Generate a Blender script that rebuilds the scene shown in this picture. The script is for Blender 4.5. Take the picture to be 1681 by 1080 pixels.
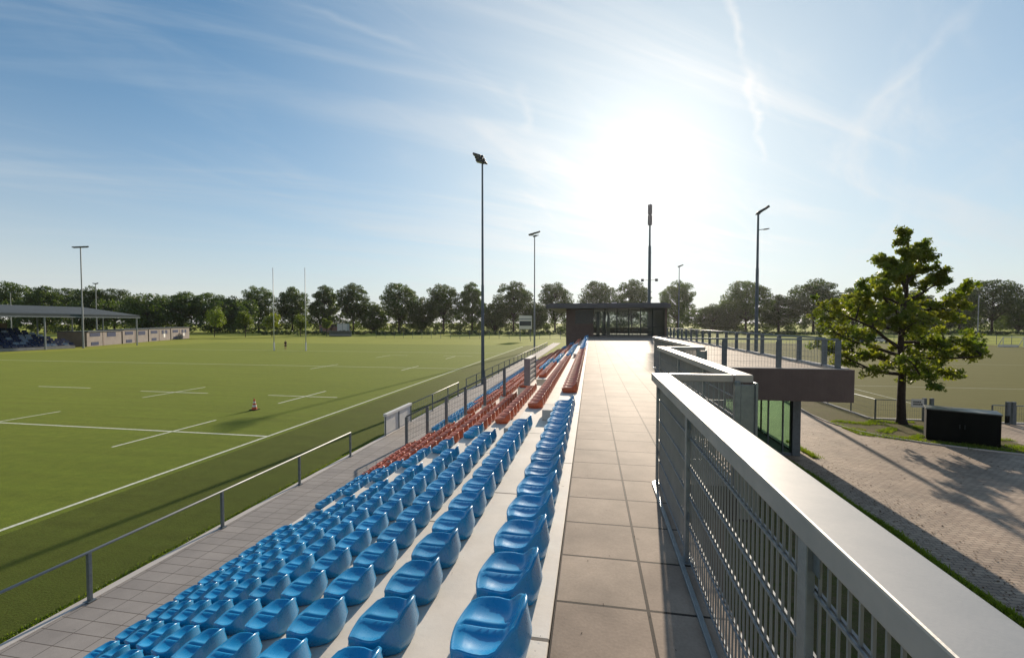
import bpy, math, random
from math import sin, cos, pi, radians, sqrt
from mathutils import Vector, Matrix, noise

S = bpy.context.scene
COL = S.collection
for o in list(bpy.data.objects):
    bpy.data.objects.remove(o)

# ------------------------------------------------------------------ camera
cd = bpy.data.cameras.new("camera")
cam = bpy.data.objects.new("camera", cd)
COL.objects.link(cam)
cam.location = (0, 0, 5.1)
cam.rotation_euler = (radians(90 - 1.718), 0, radians(10.123))
cd.sensor_width = 36
cd.lens = 36 * 725 / 1681
cd.shift_y = 11.25 / 1681
cd.clip_start = 0.05
cd.clip_end = 6000
S.camera = cam

# ------------------------------------------------------------------ light
SUN_AZ = 6.7      # degrees to the right of +Y
SUN_EL = 19.0
sd = Vector((sin(radians(SUN_AZ)) * cos(radians(SUN_EL)), cos(radians(SUN_AZ)) * cos(radians(SUN_EL)), sin(radians(SUN_EL))))
ld = bpy.data.lights.new("sun", 'SUN')
ld.energy = 5.0
ld.angle = radians(0.6)
ld.color = (1.0, 0.86, 0.69)
lo = bpy.data.objects.new("sun", ld)
COL.objects.link(lo)
lo.rotation_euler = (-sd).to_track_quat('-Z', 'Y').to_euler()
lo.location = sd * 60

S.view_settings.view_transform = 'Standard'
S.view_settings.look = 'None'
S.view_settings.exposure = 0.2
S.view_settings.gamma = 1
S.view_settings.use_curve_mapping = False
S.render.engine = 'CYCLES'
S.cycles.max_bounces = 8
S.cycles.transparent_max_bounces = 12
S.cycles.sample_clamp_indirect = 6.0

W = bpy.data.worlds.new("World")
S.world = W
W.use_nodes = True
wn = W.node_tree.nodes
wl = W.node_tree.links
wn.clear()


def wnode(t, **kw):
    n = wn.new(t)
    for k, v in kw.items():
        setattr(n, k, v)
    return n


def wmath(op, a, b=None, clamp=False):
    n = wnode('ShaderNodeMath', operation=op, use_clamp=clamp)
    for i, v in enumerate((a, b)):
        if v is None:
            continue
        if isinstance(v, (int, float)):
            n.inputs[i].default_value = v
        else:
            wl.new(v, n.inputs[i])
    return n.outputs[0]


def wmix(f, a, b, mode='MIX'):
    n = wnode('ShaderNodeMix', data_type='RGBA', blend_type=mode)
    for s, v in ((n.inputs[0], f), (n.inputs[6], a), (n.inputs[7], b)):
        if isinstance(v, (int, float)):
            s.default_value = v
        elif isinstance(v, tuple):
            s.default_value = (*v, 1)
        else:
            wl.new(v, s)
    return n.outputs[2]


sky = wnode('ShaderNodeTexSky', sky_type='NISHITA')
sky.sun_disc = False
sky.sun_elevation = radians(SUN_EL)
sky.sun_rotation = radians(SUN_AZ)
sky.altitude = 0
sky.air_density = 1.0
sky.dust_density = 0.6
sky.ozone_density = 2.0
tc = wnode('ShaderNodeTexCoord')
D = tc.outputs['Generated']
dotn = wnode('ShaderNodeVectorMath', operation='DOT_PRODUCT')
wl.new(D, dotn.inputs[0])
dotn.inputs[1].default_value = sd
dt = wmath('MAXIMUM', dotn.outputs['Value'], 0.0)
g1 = wmath('POWER', dt, 90.0)
g2 = wmath('POWER', dt, 13.0)
g3 = wmath('POWER', dt, 7.0)
g3w = wmath('POWER', dt, 5.5)
# thin high cloud: direction projected on a high flat layer, stretched into streaks
sp = wnode('ShaderNodeSeparateXYZ')
wl.new(D, sp.inputs[0])
zz = wmath('ADD', wmath('MAXIMUM', sp.outputs[2], 0.0), 0.12)
cx = wmath('DIVIDE', sp.outputs[0], zz)
cy = wmath('DIVIDE', sp.outputs[1], zz)
cmb = wnode('ShaderNodeCombineXYZ')
wl.new(cx, cmb.inputs[0])
wl.new(cy, cmb.inputs[1])


def cloud_layer(rot, sc, scale, detail, lo_, hi_, dist=0.6):
    m = wnode('ShaderNodeMapping')
    m0 = wnode('ShaderNodeMapping')
    wl.new(cmb.outputs[0], m0.inputs[0])
    m0.inputs['Rotation'].default_value = (0, 0, radians(rot))
    wl.new(m0.outputs[0], m.inputs[0])
    m.inputs['Scale'].default_value = (*sc, 1)
    n = wnode('ShaderNodeTexNoise')
    n.inputs['Scale'].default_value = scale
    n.inputs['Detail'].default_value = detail
    n.inputs['Roughness'].default_value = 0.6
    n.inputs['Distortion'].default_value = dist
    wl.new(m.outputs[0], n.inputs['Vector'])
    r = wnode('ShaderNodeMapRange', interpolation_type='SMOOTHSTEP')
    wl.new(n.outputs[0], r.inputs[0])
    r.inputs[1].default_value = lo_
    r.inputs[2].default_value = hi_
    return r.outputs[0]


c1 = cloud_layer(-34, (0.32, 2.3), 1.15, 9, 0.44, 0.72)
c2 = cloud_layer(-62, (0.45, 1.7), 1.6, 8, 0.47, 0.80, 1.0)
cv = wmath('ADD', wmath('MULTIPLY', c1, 0.62), wmath('MULTIPLY', c2, 0.45))
# old aircraft trails, thin wavering lines on the same layer


def trail(ax, ay, bx, by, wid):
    # a,b: two points on the layer; soft line between them
    dx, dy = bx - ax, by - ay
    L = sqrt(dx * dx + dy * dy)
    ux, uy = dx / L, dy / L
    nn = wnode('ShaderNodeTexNoise')
    nn.inputs['Scale'].default_value = 6.0
    nn.inputs['Detail'].default_value = 4
    wl.new(cmb.outputs[0], nn.inputs['Vector'])
    px = wmath('SUBTRACT', cx, ax)
    py = wmath('SUBTRACT', cy, ay)
    s = wmath('ADD', wmath('MULTIPLY', px, ux), wmath('MULTIPLY', py, uy))
    t = wmath('ADD', wmath('MULTIPLY', px, -uy), wmath('MULTIPLY', py, ux))
    t = wmath('ADD', t, wmath('MULTIPLY', wmath('SUBTRACT', nn.outputs[0], 0.5), wid * 4.0))
    a = wmath('SUBTRACT', 1.0, wmath('DIVIDE', wmath('ABSOLUTE', t), wid), True)
    b = wmath('MULTIPLY', wmath('DIVIDE', s, L * 0.15, True), wmath('DIVIDE', wmath('SUBTRACT', L, s), L * 0.3, True))
    return wmath('MULTIPLY', wmath('MULTIPLY', a, b), wmath('ADD', wmath('MULTIPLY', nn.outputs[0], 1.4), -0.2, True))


TRS = [trail(0.30, 1.13, 0.468, 1.495, 0.016), trail(0.45, 1.46, 0.78, 2.20, 0.020), trail(0.93, 1.25, 0.97, 1.90, 0.035), trail(-0.23, 1.45, -0.262, 1.85, 0.03), trail(-0.80, 1.0, -0.45, 1.33, 0.02)]
for T_, k_ in zip(TRS, (0.9, 0.8, 0.55, 0.4, 0.4)):
    cv = wmath('ADD', cv, wmath('MULTIPLY', T_, k_))
# veil of haze towards the horizon
hz = wmath('POWER', wmath('SUBTRACT', 1.0, wmath('MAXIMUM', sp.outputs[2], 0.0)), 4.2)
cloudc = wmix(g3, (5.6, 6.4, 7.0), (9.0, 8.8, 8.6))
base = wmix(1.0, sky.outputs[0], (0.25, 0.90, 1.16), 'MULTIPLY')
base = wmix(wmath('MULTIPLY', g3w, 0.92), base, (5.2, 5.9, 6.6))
base = wmix(wmath('MULTIPLY', hz, 0.97), base, (8.1, 7.6, 7.3))
cvv = wmath('MULTIPLY', cv, wmath('ADD', wmath('MULTIPLY', g3w, 0.6), 0.42))
base = wmix(wmath('MINIMUM', cvv, 0.85), base, cloudc)
gl = wmath('ADD', wmath('ADD', wmath('MULTIPLY', g1, 2.5), wmath('MULTIPLY', g2, 1.7)), wmath('MULTIPLY', g3, 0.8))
glc = wmix(1.0, (1.0, 0.90, 0.80), gl, 'MULTIPLY')
base = wmix(1.0, base, glc, 'ADD')
# pale veil added to the unseen sky opposite the sun, filling shaded sides
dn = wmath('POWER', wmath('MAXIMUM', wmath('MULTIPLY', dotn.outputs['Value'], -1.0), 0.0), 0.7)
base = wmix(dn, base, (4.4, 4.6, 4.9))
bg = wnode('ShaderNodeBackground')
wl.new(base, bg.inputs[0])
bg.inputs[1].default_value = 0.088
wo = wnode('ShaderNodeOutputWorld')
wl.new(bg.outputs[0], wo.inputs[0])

# ------------------------------------------------------------------ helpers


class MB:
    def __init__(s):
        s.v = []
        s.f = []
        s.m = []
        s.mi = 0

    def add(s, vs, fs):
        n = len(s.v)
        s.v += [tuple(p) for p in vs]
        s.f += [tuple(i + n for i in f) for f in fs]
        s.m += [s.mi] * len(fs)
        return s

    def box(s, x0, y0, z0, x1, y1, z1, M=None):
        x0, x1 = min(x0, x1), max(x0, x1)
        y0, y1 = min(y0, y1), max(y0, y1)
        z0, z1 = min(z0, z1), max(z0, z1)
        v = [(x, y, z) for z in (z0, z1) for y in (y0, y1) for x in (x0, x1)]
        if M is not None:
            v = [M @ Vector(p) for p in v]
        return s.add(v, [(0, 2, 3, 1), (4, 5, 7, 6), (0, 1, 5, 4), (2, 6, 7, 3), (0, 4, 6, 2), (1, 3, 7, 5)])

    def tube(s, a, b, r0, r1=None, n=8, cap=True):
        a, b = Vector(a), Vector(b)
        r1 = r0 if r1 is None else r1
        d = (b - a).normalized()
        x = d.orthogonal().normalized()
        y = d.cross(x)
        v = []
        for c, r in ((a, r0), (b, r1)):
            for i in range(n):
                t = 2 * pi * i / n + pi / n
                v.append(c + x * cos(t) * r + y * sin(t) * r)
        f = [(i, (i + 1) % n, n + (i + 1) % n, n + i) for i in range(n)]
        if cap:
            f += [tuple(range(n))[::-1], tuple(range(n, 2 * n))]
        return s.add(v, f)

    def bar(s, a, b, w, h, up=(0, 0, 1)):
        a, b = Vector(a), Vector(b)
        d = (b - a).normalized()
        up = Vector(up)
        x = d.cross(up)
        if x.length < 1e-5:
            x = Vector((1, 0, 0))
        x.normalize()
        y = x.cross(d).normalized()
        v = []
        for c in (a, b):
            for i, j in ((-1, -1), (1, -1), (1, 1), (-1, 1)):
                v.append(c + x * i * w / 2 + y * j * h / 2)
        return s.add(v, [(0, 1, 5, 4), (1, 2, 6, 5), (2, 3, 7, 6), (3, 0, 4, 7), (0, 3, 2, 1), (4, 5, 6, 7)])

    def poly(s, pts, z=None):
        v = [(p[0], p[1], z) if z is not None else p for p in pts]
        return s.add(v, [tuple(range(len(v)))])

    def build(s, name, mat, parent=None, smooth=False, loc=None, bevel=0):
        me = bpy.data.meshes.new(name)
        me.from_pydata(s.v, [], s.f)
        mats = mat if isinstance(mat, (list, tuple)) else [mat]
        for m in mats:
            me.materials.append(m)
        if len(mats) > 1:
            me.polygons.foreach_set('material_index', s.m)
        if smooth:
            me.polygons.foreach_set('use_smooth', [True] * len(me.polygons))
        me.update()
        o = bpy.data.objects.new(name, me)
        COL.objects.link(o)
        if parent:
            o.parent = parent
        if loc:
            o.location = loc
        if bevel:
            b = o.modifiers.new('bevel', 'BEVEL')
            b.width = bevel
            b.segments = 2
            b.limit_method = 'ANGLE'
        return o


def tag(o, label=None, cat=None, group=None, kind=None):
    if label:
        o['label'] = label
    if cat:
        o['category'] = cat
    if group:
        o['group'] = group
    if kind:
        o['kind'] = kind
    return o


def empty(name, loc=(0, 0, 0), label=None, cat=None, group=None, rz=0):
    o = bpy.data.objects.new(name, None)
    COL.objects.link(o)
    o.location = loc
    o.rotation_euler = (0, 0, rz)
    o.empty_display_size = 0.2
    return tag(o, label, cat, group)


def copy_tree(o, parent=None):
    c = o.copy()
    COL.objects.link(c)
    c.parent = parent
    for ch in list(o.children):
        copy_tree(ch, c)
    return c


ORD = ['first', 'second', 'third', 'fourth', 'fifth', 'sixth', 'seventh', 'eighth', 'ninth', 'tenth', 'eleventh', 'twelfth',
       'thirteenth', 'fourteenth', 'fifteenth', 'sixteenth', 'seventeenth', 'eighteenth', 'nineteenth', 'twentieth']
ORD += ['twenty-' + w for w in ORD[:9]] + ['thirtieth'] + ['thirty-' + w for w in ORD[:9]] + ['fortieth']


# ------------------------------------------------------------------ materials
def newmat(name):
    m = bpy.data.materials.new(name)
    m.use_nodes = True
    return m, m.node_tree.nodes, m.node_tree.links, m.node_tree.nodes['Principled BSDF']


def simple(name, col, rough=0.6, metal=0.0, var=0.12, vscale=3.0, bump=0.0, bscale=40.0, col2=None, rnd=0.0, spec=0.5, coat=0.0, lo_=0.35, hi_=0.65):
    m, n, l, b = newmat(name)
    t = n.new('ShaderNodeTexCoord')
    nz = n.new('ShaderNodeTexNoise')
    nz.inputs['Scale'].default_value = vscale
    nz.inputs['Detail'].default_value = 6
    nz.inputs['Roughness'].default_value = 0.62
    l.new(t.outputs['Object'], nz.inputs['Vector'])
    r = n.new('ShaderNodeMapRange')
    r.inputs[1].default_value = lo_
    r.inputs[2].default_value = hi_
    l.new(nz.outputs[0], r.inputs[0])
    mx = n.new('ShaderNodeMix')
    mx.data_type = 'RGBA'
    c2 = col2 if col2 else tuple(c * (1 - var * 2) for c in col)
    mx.inputs[6].default_value = (*col, 1)
    mx.inputs[7].default_value = (*c2, 1)
    l.new(r.outputs[0], mx.inputs[0])
    out = mx.outputs[2]
    if rnd:
        oi = n.new('ShaderNodeObjectInfo')
        mr = n.new('ShaderNodeMapRange')
        mr.inputs[3].default_value = 1 - rnd
        mr.inputs[4].default_value = 1 + rnd
        l.new(oi.outputs['Random'], mr.inputs[0])
        mm = n.new('ShaderNodeMix')
        mm.data_type = 'RGBA'
        mm.blend_type = 'MULTIPLY'
        mm.inputs[0].default_value = 1
        l.new(out, mm.inputs[6])
        l.new(mr.outputs[0], mm.inputs[7])
        out = mm.outputs[2]
    l.new(out, b.inputs['Base Color'])
    rr = n.new('ShaderNodeMapRange')
    rr.inputs[3].default_value = max(0.02, rough - 0.08)
    rr.inputs[4].default_value = min(1, rough + 0.1)
    l.new(nz.outputs[0], rr.inputs[0])
    l.new(rr.outputs[0], b.inputs['Roughness'])
    b.inputs['Metallic'].default_value = metal
    b.inputs['Specular IOR Level'].default_value = spec
    b.inputs['Coat Weight'].default_value = coat
    if bump:
        n2 = n.new('ShaderNodeTexNoise')
        n2.inputs['Scale'].default_value = bscale
        n2.inputs['Detail'].default_value = 4
        l.new(t.outputs['Object'], n2.inputs['Vector'])
        bp = n.new('ShaderNodeBump')
        bp.inputs['Strength'].default_value = bump
        bp.inputs['Distance'].default_value = 0.02
        l.new(n2.outputs[0], bp.inputs['Height'])
        l.new(bp.outputs[0], b.inputs['Normal'])
    return m


def brickmat(name, c1, c2, mortar, bw, bh, ms, off=0.5, rough=0.7, rot=0.0, shift=(0, 0, 0), stain=0.25, bump=0.6, sscale=1.3, vertical=None, squash=1.0, spec=0.5):
    m, n, l, b = newmat(name)
    t = n.new('ShaderNodeTexCoord')
    mp = n.new('ShaderNodeMapping')
    mp.inputs['Location'].default_value = shift
    mp.inputs['Rotation'].default_value = (vertical if vertical else 0, 0, rot)
    l.new(t.outputs['Object'], mp.inputs[0])
    br = n.new('ShaderNodeTexBrick')
    br.offset = off
    br.inputs['Color1'].default_value = (*c1, 1)
    br.inputs['Color2'].default_value = (*c2, 1)
    br.inputs['Mortar'].default_value = (*mortar, 1)
    br.inputs['Scale'].default_value = 1
    br.inputs['Mortar Size'].default_value = ms
    br.inputs['Mortar Smooth'].default_value = 0.1
    br.inputs['Brick Width'].default_value = bw
    br.inputs['Row Height'].default_value = bh
    l.new(mp.outputs[0], br.inputs['Vector'])
    nz = n.new('ShaderNodeTexNoise')
    nz.inputs['Scale'].default_value = sscale
    nz.inputs['Detail'].default_value = 7
    nz.inputs['Roughness'].default_value = 0.65
    l.new(t.outputs['Object'], nz.inputs['Vector'])
    mr = n.new('ShaderNodeMapRange')
    mr.inputs[1].default_value = 0.3
    mr.inputs[2].default_value = 0.7
    mr.inputs[3].default_value = 1 - stain
    mr.inputs[4].default_value = 1 + stain * 0.4
    l.new(nz.outputs[0], mr.inputs[0])
    n3 = n.new('ShaderNodeTexNoise')
    n3.inputs['Scale'].default_value = 60
    n3.inputs['Detail'].default_value = 3
    l.new(t.outputs['Object'], n3.inputs['Vector'])
    m3 = n.new('ShaderNodeMapRange')
    m3.inputs[3].default_value = 0.8
    m3.inputs[4].default_value = 1.2
    l.new(n3.outputs[0], m3.inputs[0])
    ml = n.new('ShaderNodeMath')
    ml.operation = 'MULTIPLY'
    l.new(mr.outputs[0], ml.inputs[0])
    l.new(m3.outputs[0], ml.inputs[1])
    vo = n.new('ShaderNodeTexVoronoi')
    vo.inputs['Scale'].default_value = 2.2
    l.new(t.outputs['Object'], vo.inputs['Vector'])
    vr = n.new('ShaderNodeMapRange')
    vr.inputs[1].default_value = 0.03
    vr.inputs[2].default_value = 0.05
    vr.inputs[3].default_value = 0.72
    vr.inputs[4].default_value = 1.0
    l.new(vo.outputs['Distance'], vr.inputs[0])
    n4 = n.new('ShaderNodeTexNoise')
    n4.inputs['Scale'].default_value = 0.35
    n4.inputs['Detail'].default_value = 3
    l.new(t.outputs['Object'], n4.inputs['Vector'])
    v4 = n.new('ShaderNodeMapRange')
    v4.inputs[1].default_value = 0.35
    v4.inputs[2].default_value = 0.65
    v4.inputs[3].default_value = 0.88
    v4.inputs[4].default_value = 1.08
    l.new(n4.outputs[0], v4.inputs[0])
    mq = n.new('ShaderNodeMath')
    mq.operation = 'MULTIPLY'
    l.new(vr.outputs[0], mq.inputs[0])
    l.new(v4.outputs[0], mq.inputs[1])
    ml2 = ml
    ml = n.new('ShaderNodeMath')
    ml.operation = 'MULTIPLY'
    l.new(ml2.outputs[0], ml.inputs[0])
    l.new(mq.outputs[0], ml.inputs[1])
    mm = n.new('ShaderNodeMix')
    mm.data_type = 'RGBA'
    mm.blend_type = 'MULTIPLY'
    mm.inputs[0].default_value = 1
    l.new(br.outputs['Color'], mm.inputs[6])
    l.new(ml.outputs[0], mm.inputs[7])
    l.new(mm.outputs[2], b.inputs['Base Color'])
    b.inputs['Roughness'].default_value = rough
    b.inputs['Specular IOR Level'].default_value = spec
    ad = n.new('ShaderNodeMath')
    ad.operation = 'MULTIPLY_ADD'
    l.new(br.outputs['Fac'], ad.inputs[0])
    ad.inputs[1].default_value = -1.0
    ms_ = n.new('ShaderNodeMath')
    ms_.operation = 'MULTIPLY'
    ms_.inputs[1].default_value = 0.25
    l.new(n3.outputs[0], ms_.inputs[0])
    l.new(ms_.outputs[0], ad.inputs[2])
    bp = n.new('ShaderNodeBump')
    bp.inputs['Strength'].default_value = bump
    bp.inputs['Distance'].default_value = 0.008
    l.new(ad.outputs[0], bp.inputs['Height'])
    l.new(bp.outputs[0], b.inputs['Normal'])
    return m


def grassmat(name, c1, c2, c3, sc=1.0, sheen=0.3, rough=0.85, bump=0.8, stripes=0.0):
    sheen *= 0.13
    m, n, l, b = newmat(name)
    t = n.new('ShaderNodeTexCoord')

    def nz(scale, det, lo_, hi_):
        x = n.new('ShaderNodeTexNoise')
        x.inputs['Scale'].default_value = scale
        x.inputs['Detail'].default_value = det
        x.inputs['Roughness'].default_value = 0.7
        l.new(t.outputs['Object'], x.inputs['Vector'])
        r = n.new('ShaderNodeMapRange')
        r.inputs[1].default_value = lo_
        r.inputs[2].default_value = hi_
        l.new(x.outputs[0], r.inputs[0])
        return r.outputs[0], x.outputs[0]
    a, _ = nz(0.18 * sc, 5, 0.35, 0.65)
    f, fr = nz(28.0 * sc, 6, 0.35, 0.68)
    g, _ = nz(2.3 * sc, 6, 0.4, 0.7)

    def mix(fac, x, y, mode='MIX'):
        k = n.new('ShaderNodeMix')
        k.data_type = 'RGBA'
        k.blend_type = mode
        for s, v in ((k.inputs[0], fac), (k.inputs[6], x), (k.inputs[7], y)):
            if isinstance(v, tuple):
                s.default_value = (*v, 1)
            elif isinstance(v, float):
                s.default_value = v
            else:
                l.new(v, s)
        return k.outputs[2]
    c = mix(a, c1, c2)
    c = mix(g, c, c3)
    mr = n.new('ShaderNodeMapRange')
    mr.inputs[3].default_value = 0.45
    mr.inputs[4].default_value = 1.5
    l.new(f, mr.inputs[0])
    c = mix(1.0, c, mr.outputs[0], 'MULTIPLY')
    if stripes:
        w = n.new('ShaderNodeTexWave')
        w.bands_direction = 'X'
        w.inputs['Scale'].default_value = 0.08
        l.new(t.outputs['Object'], w.inputs['Vector'])
        m2 = n.new('ShaderNodeMapRange')
        m2.inputs[3].default_value = 1 - stripes
        m2.inputs[4].default_value = 1
        l.new(w.outputs['Fac'], m2.inputs[0])
        c = mix(1.0, c, m2.outputs[0], 'MULTIPLY')
    mp = n.new('ShaderNodeMapping')
    mp.inputs['Scale'].default_value = (0.12, 1.6, 1)
    l.new(t.outputs['Object'], mp.inputs[0])
    ns = n.new('ShaderNodeTexNoise')
    ns.inputs['Scale'].default_value = 0.9
    ns.inputs['Detail'].default_value = 7
    ns.inputs['Roughness'].default_value = 0.7
    l.new(mp.outputs[0], ns.inputs['Vector'])
    rs = n.new('ShaderNodeMapRange')
    rs.inputs[1].default_value = 0.3
    rs.inputs[2].default_value = 0.7
    rs.inputs[3].default_value = 0.80
    rs.inputs[4].default_value = 1.2
    l.new(ns.outputs[0], rs.inputs[0])
    c = mix(1.0, c, rs.outputs[0], 'MULTIPLY')
    l.new(c, b.inputs['Base Color'])
    b.inputs['Roughness'].default_value = rough
    b.inputs['Specular IOR Level'].default_value = 0.08
    b.inputs['Sheen Weight'].default_value = sheen
    b.inputs['Sheen Roughness'].default_value = 0.4
    b.inputs['Sheen Tint'].default_value = (0.85, 0.85, 0.22, 1)
    bp = n.new('ShaderNodeBump')
    bp.inputs['Strength'].default_value = bump
    bp.inputs['Distance'].default_value = 0.03
    l.new(fr, bp.inputs['Height'])
    l.new(bp.outputs[0], b.inputs['Normal'])
    return m


def leafmat(name, c1, c2, trans=0.45, rough=0.5):
    m, n, l, b = newmat(name)
    t = n.new('ShaderNodeTexCoord')
    nz = n.new('ShaderNodeTexNoise')
    nz.inputs['Scale'].default_value = 1.1
    nz.inputs['Detail'].default_value = 5
    l.new(t.outputs['Object'], nz.inputs['Vector'])
    r = n.new('ShaderNodeMapRange')
    r.inputs[1].default_value = 0.35
    r.inputs[2].default_value = 0.65
    l.new(nz.outputs[0], r.inputs[0])
    mx = n.new('ShaderNodeMix')
    mx.data_type = 'RGBA'
    mx.inputs[6].default_value = (*c1, 1)
    mx.inputs[7].default_value = (*c2, 1)
    l.new(r.outputs[0], mx.inputs[0])
    oi = n.new('ShaderNodeObjectInfo')
    mr = n.new('ShaderNodeMapRange')
    mr.inputs[3].default_value = 0.8
    mr.inputs[4].default_value = 1.25
    l.new(oi.outputs['Random'], mr.inputs[0])
    mm = n.new('ShaderNodeMix')
    mm.data_type = 'RGBA'
    mm.blend_type = 'MULTIPLY'
    mm.inputs[0].default_value = 1
    l.new(mx.outputs[2], mm.inputs[6])
    l.new(mr.outputs[0], mm.inputs[7])
    l.new(mm.outputs[2], b.inputs['Base Color'])
    b.inputs['Roughness'].default_value = rough
    tr = n.new('ShaderNodeBsdfTranslucent')
    mt = n.new('ShaderNodeMix')
    mt.data_type = 'RGBA'
    mt.blend_type = 'MULTIPLY'
    mt.inputs[0].default_value = 1
    mt.inputs[7].default_value = (1.5, 1.5, 0.5, 1)
    l.new(mm.outputs[2], mt.inputs[6])
    l.new(mt.outputs[2], tr.inputs[0])
    ms = n.new('ShaderNodeMixShader')
    ms.inputs[0].default_value = trans
    l.new(b.outputs[0], ms.inputs[1])
    l.new(tr.outputs[0], ms.inputs[2])
    l.new(ms.outputs[0], n['Material Output'].inputs[0])
    return m


def glassmat(name, col, alpha, tint, rough=0.03):
    m, n, l, b = newmat(name)
    b.inputs['Base Color'].default_value = (*col, 1)
    b.inputs['Roughness'].default_value = rough
    b.inputs['Specular IOR Level'].default_value = 0.9
    tr = n.new('ShaderNodeBsdfTransparent')
    tr.inputs[0].default_value = (*tint, 1)
    ms = n.new('ShaderNodeMixShader')
    ms.inputs[0].default_value = alpha
    l.new(tr.outputs[0], ms.inputs[1])
    l.new(b.outputs[0], ms.inputs[2])
    l.new(ms.outputs[0], n['Material Output'].inputs[0])
    return m


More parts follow.
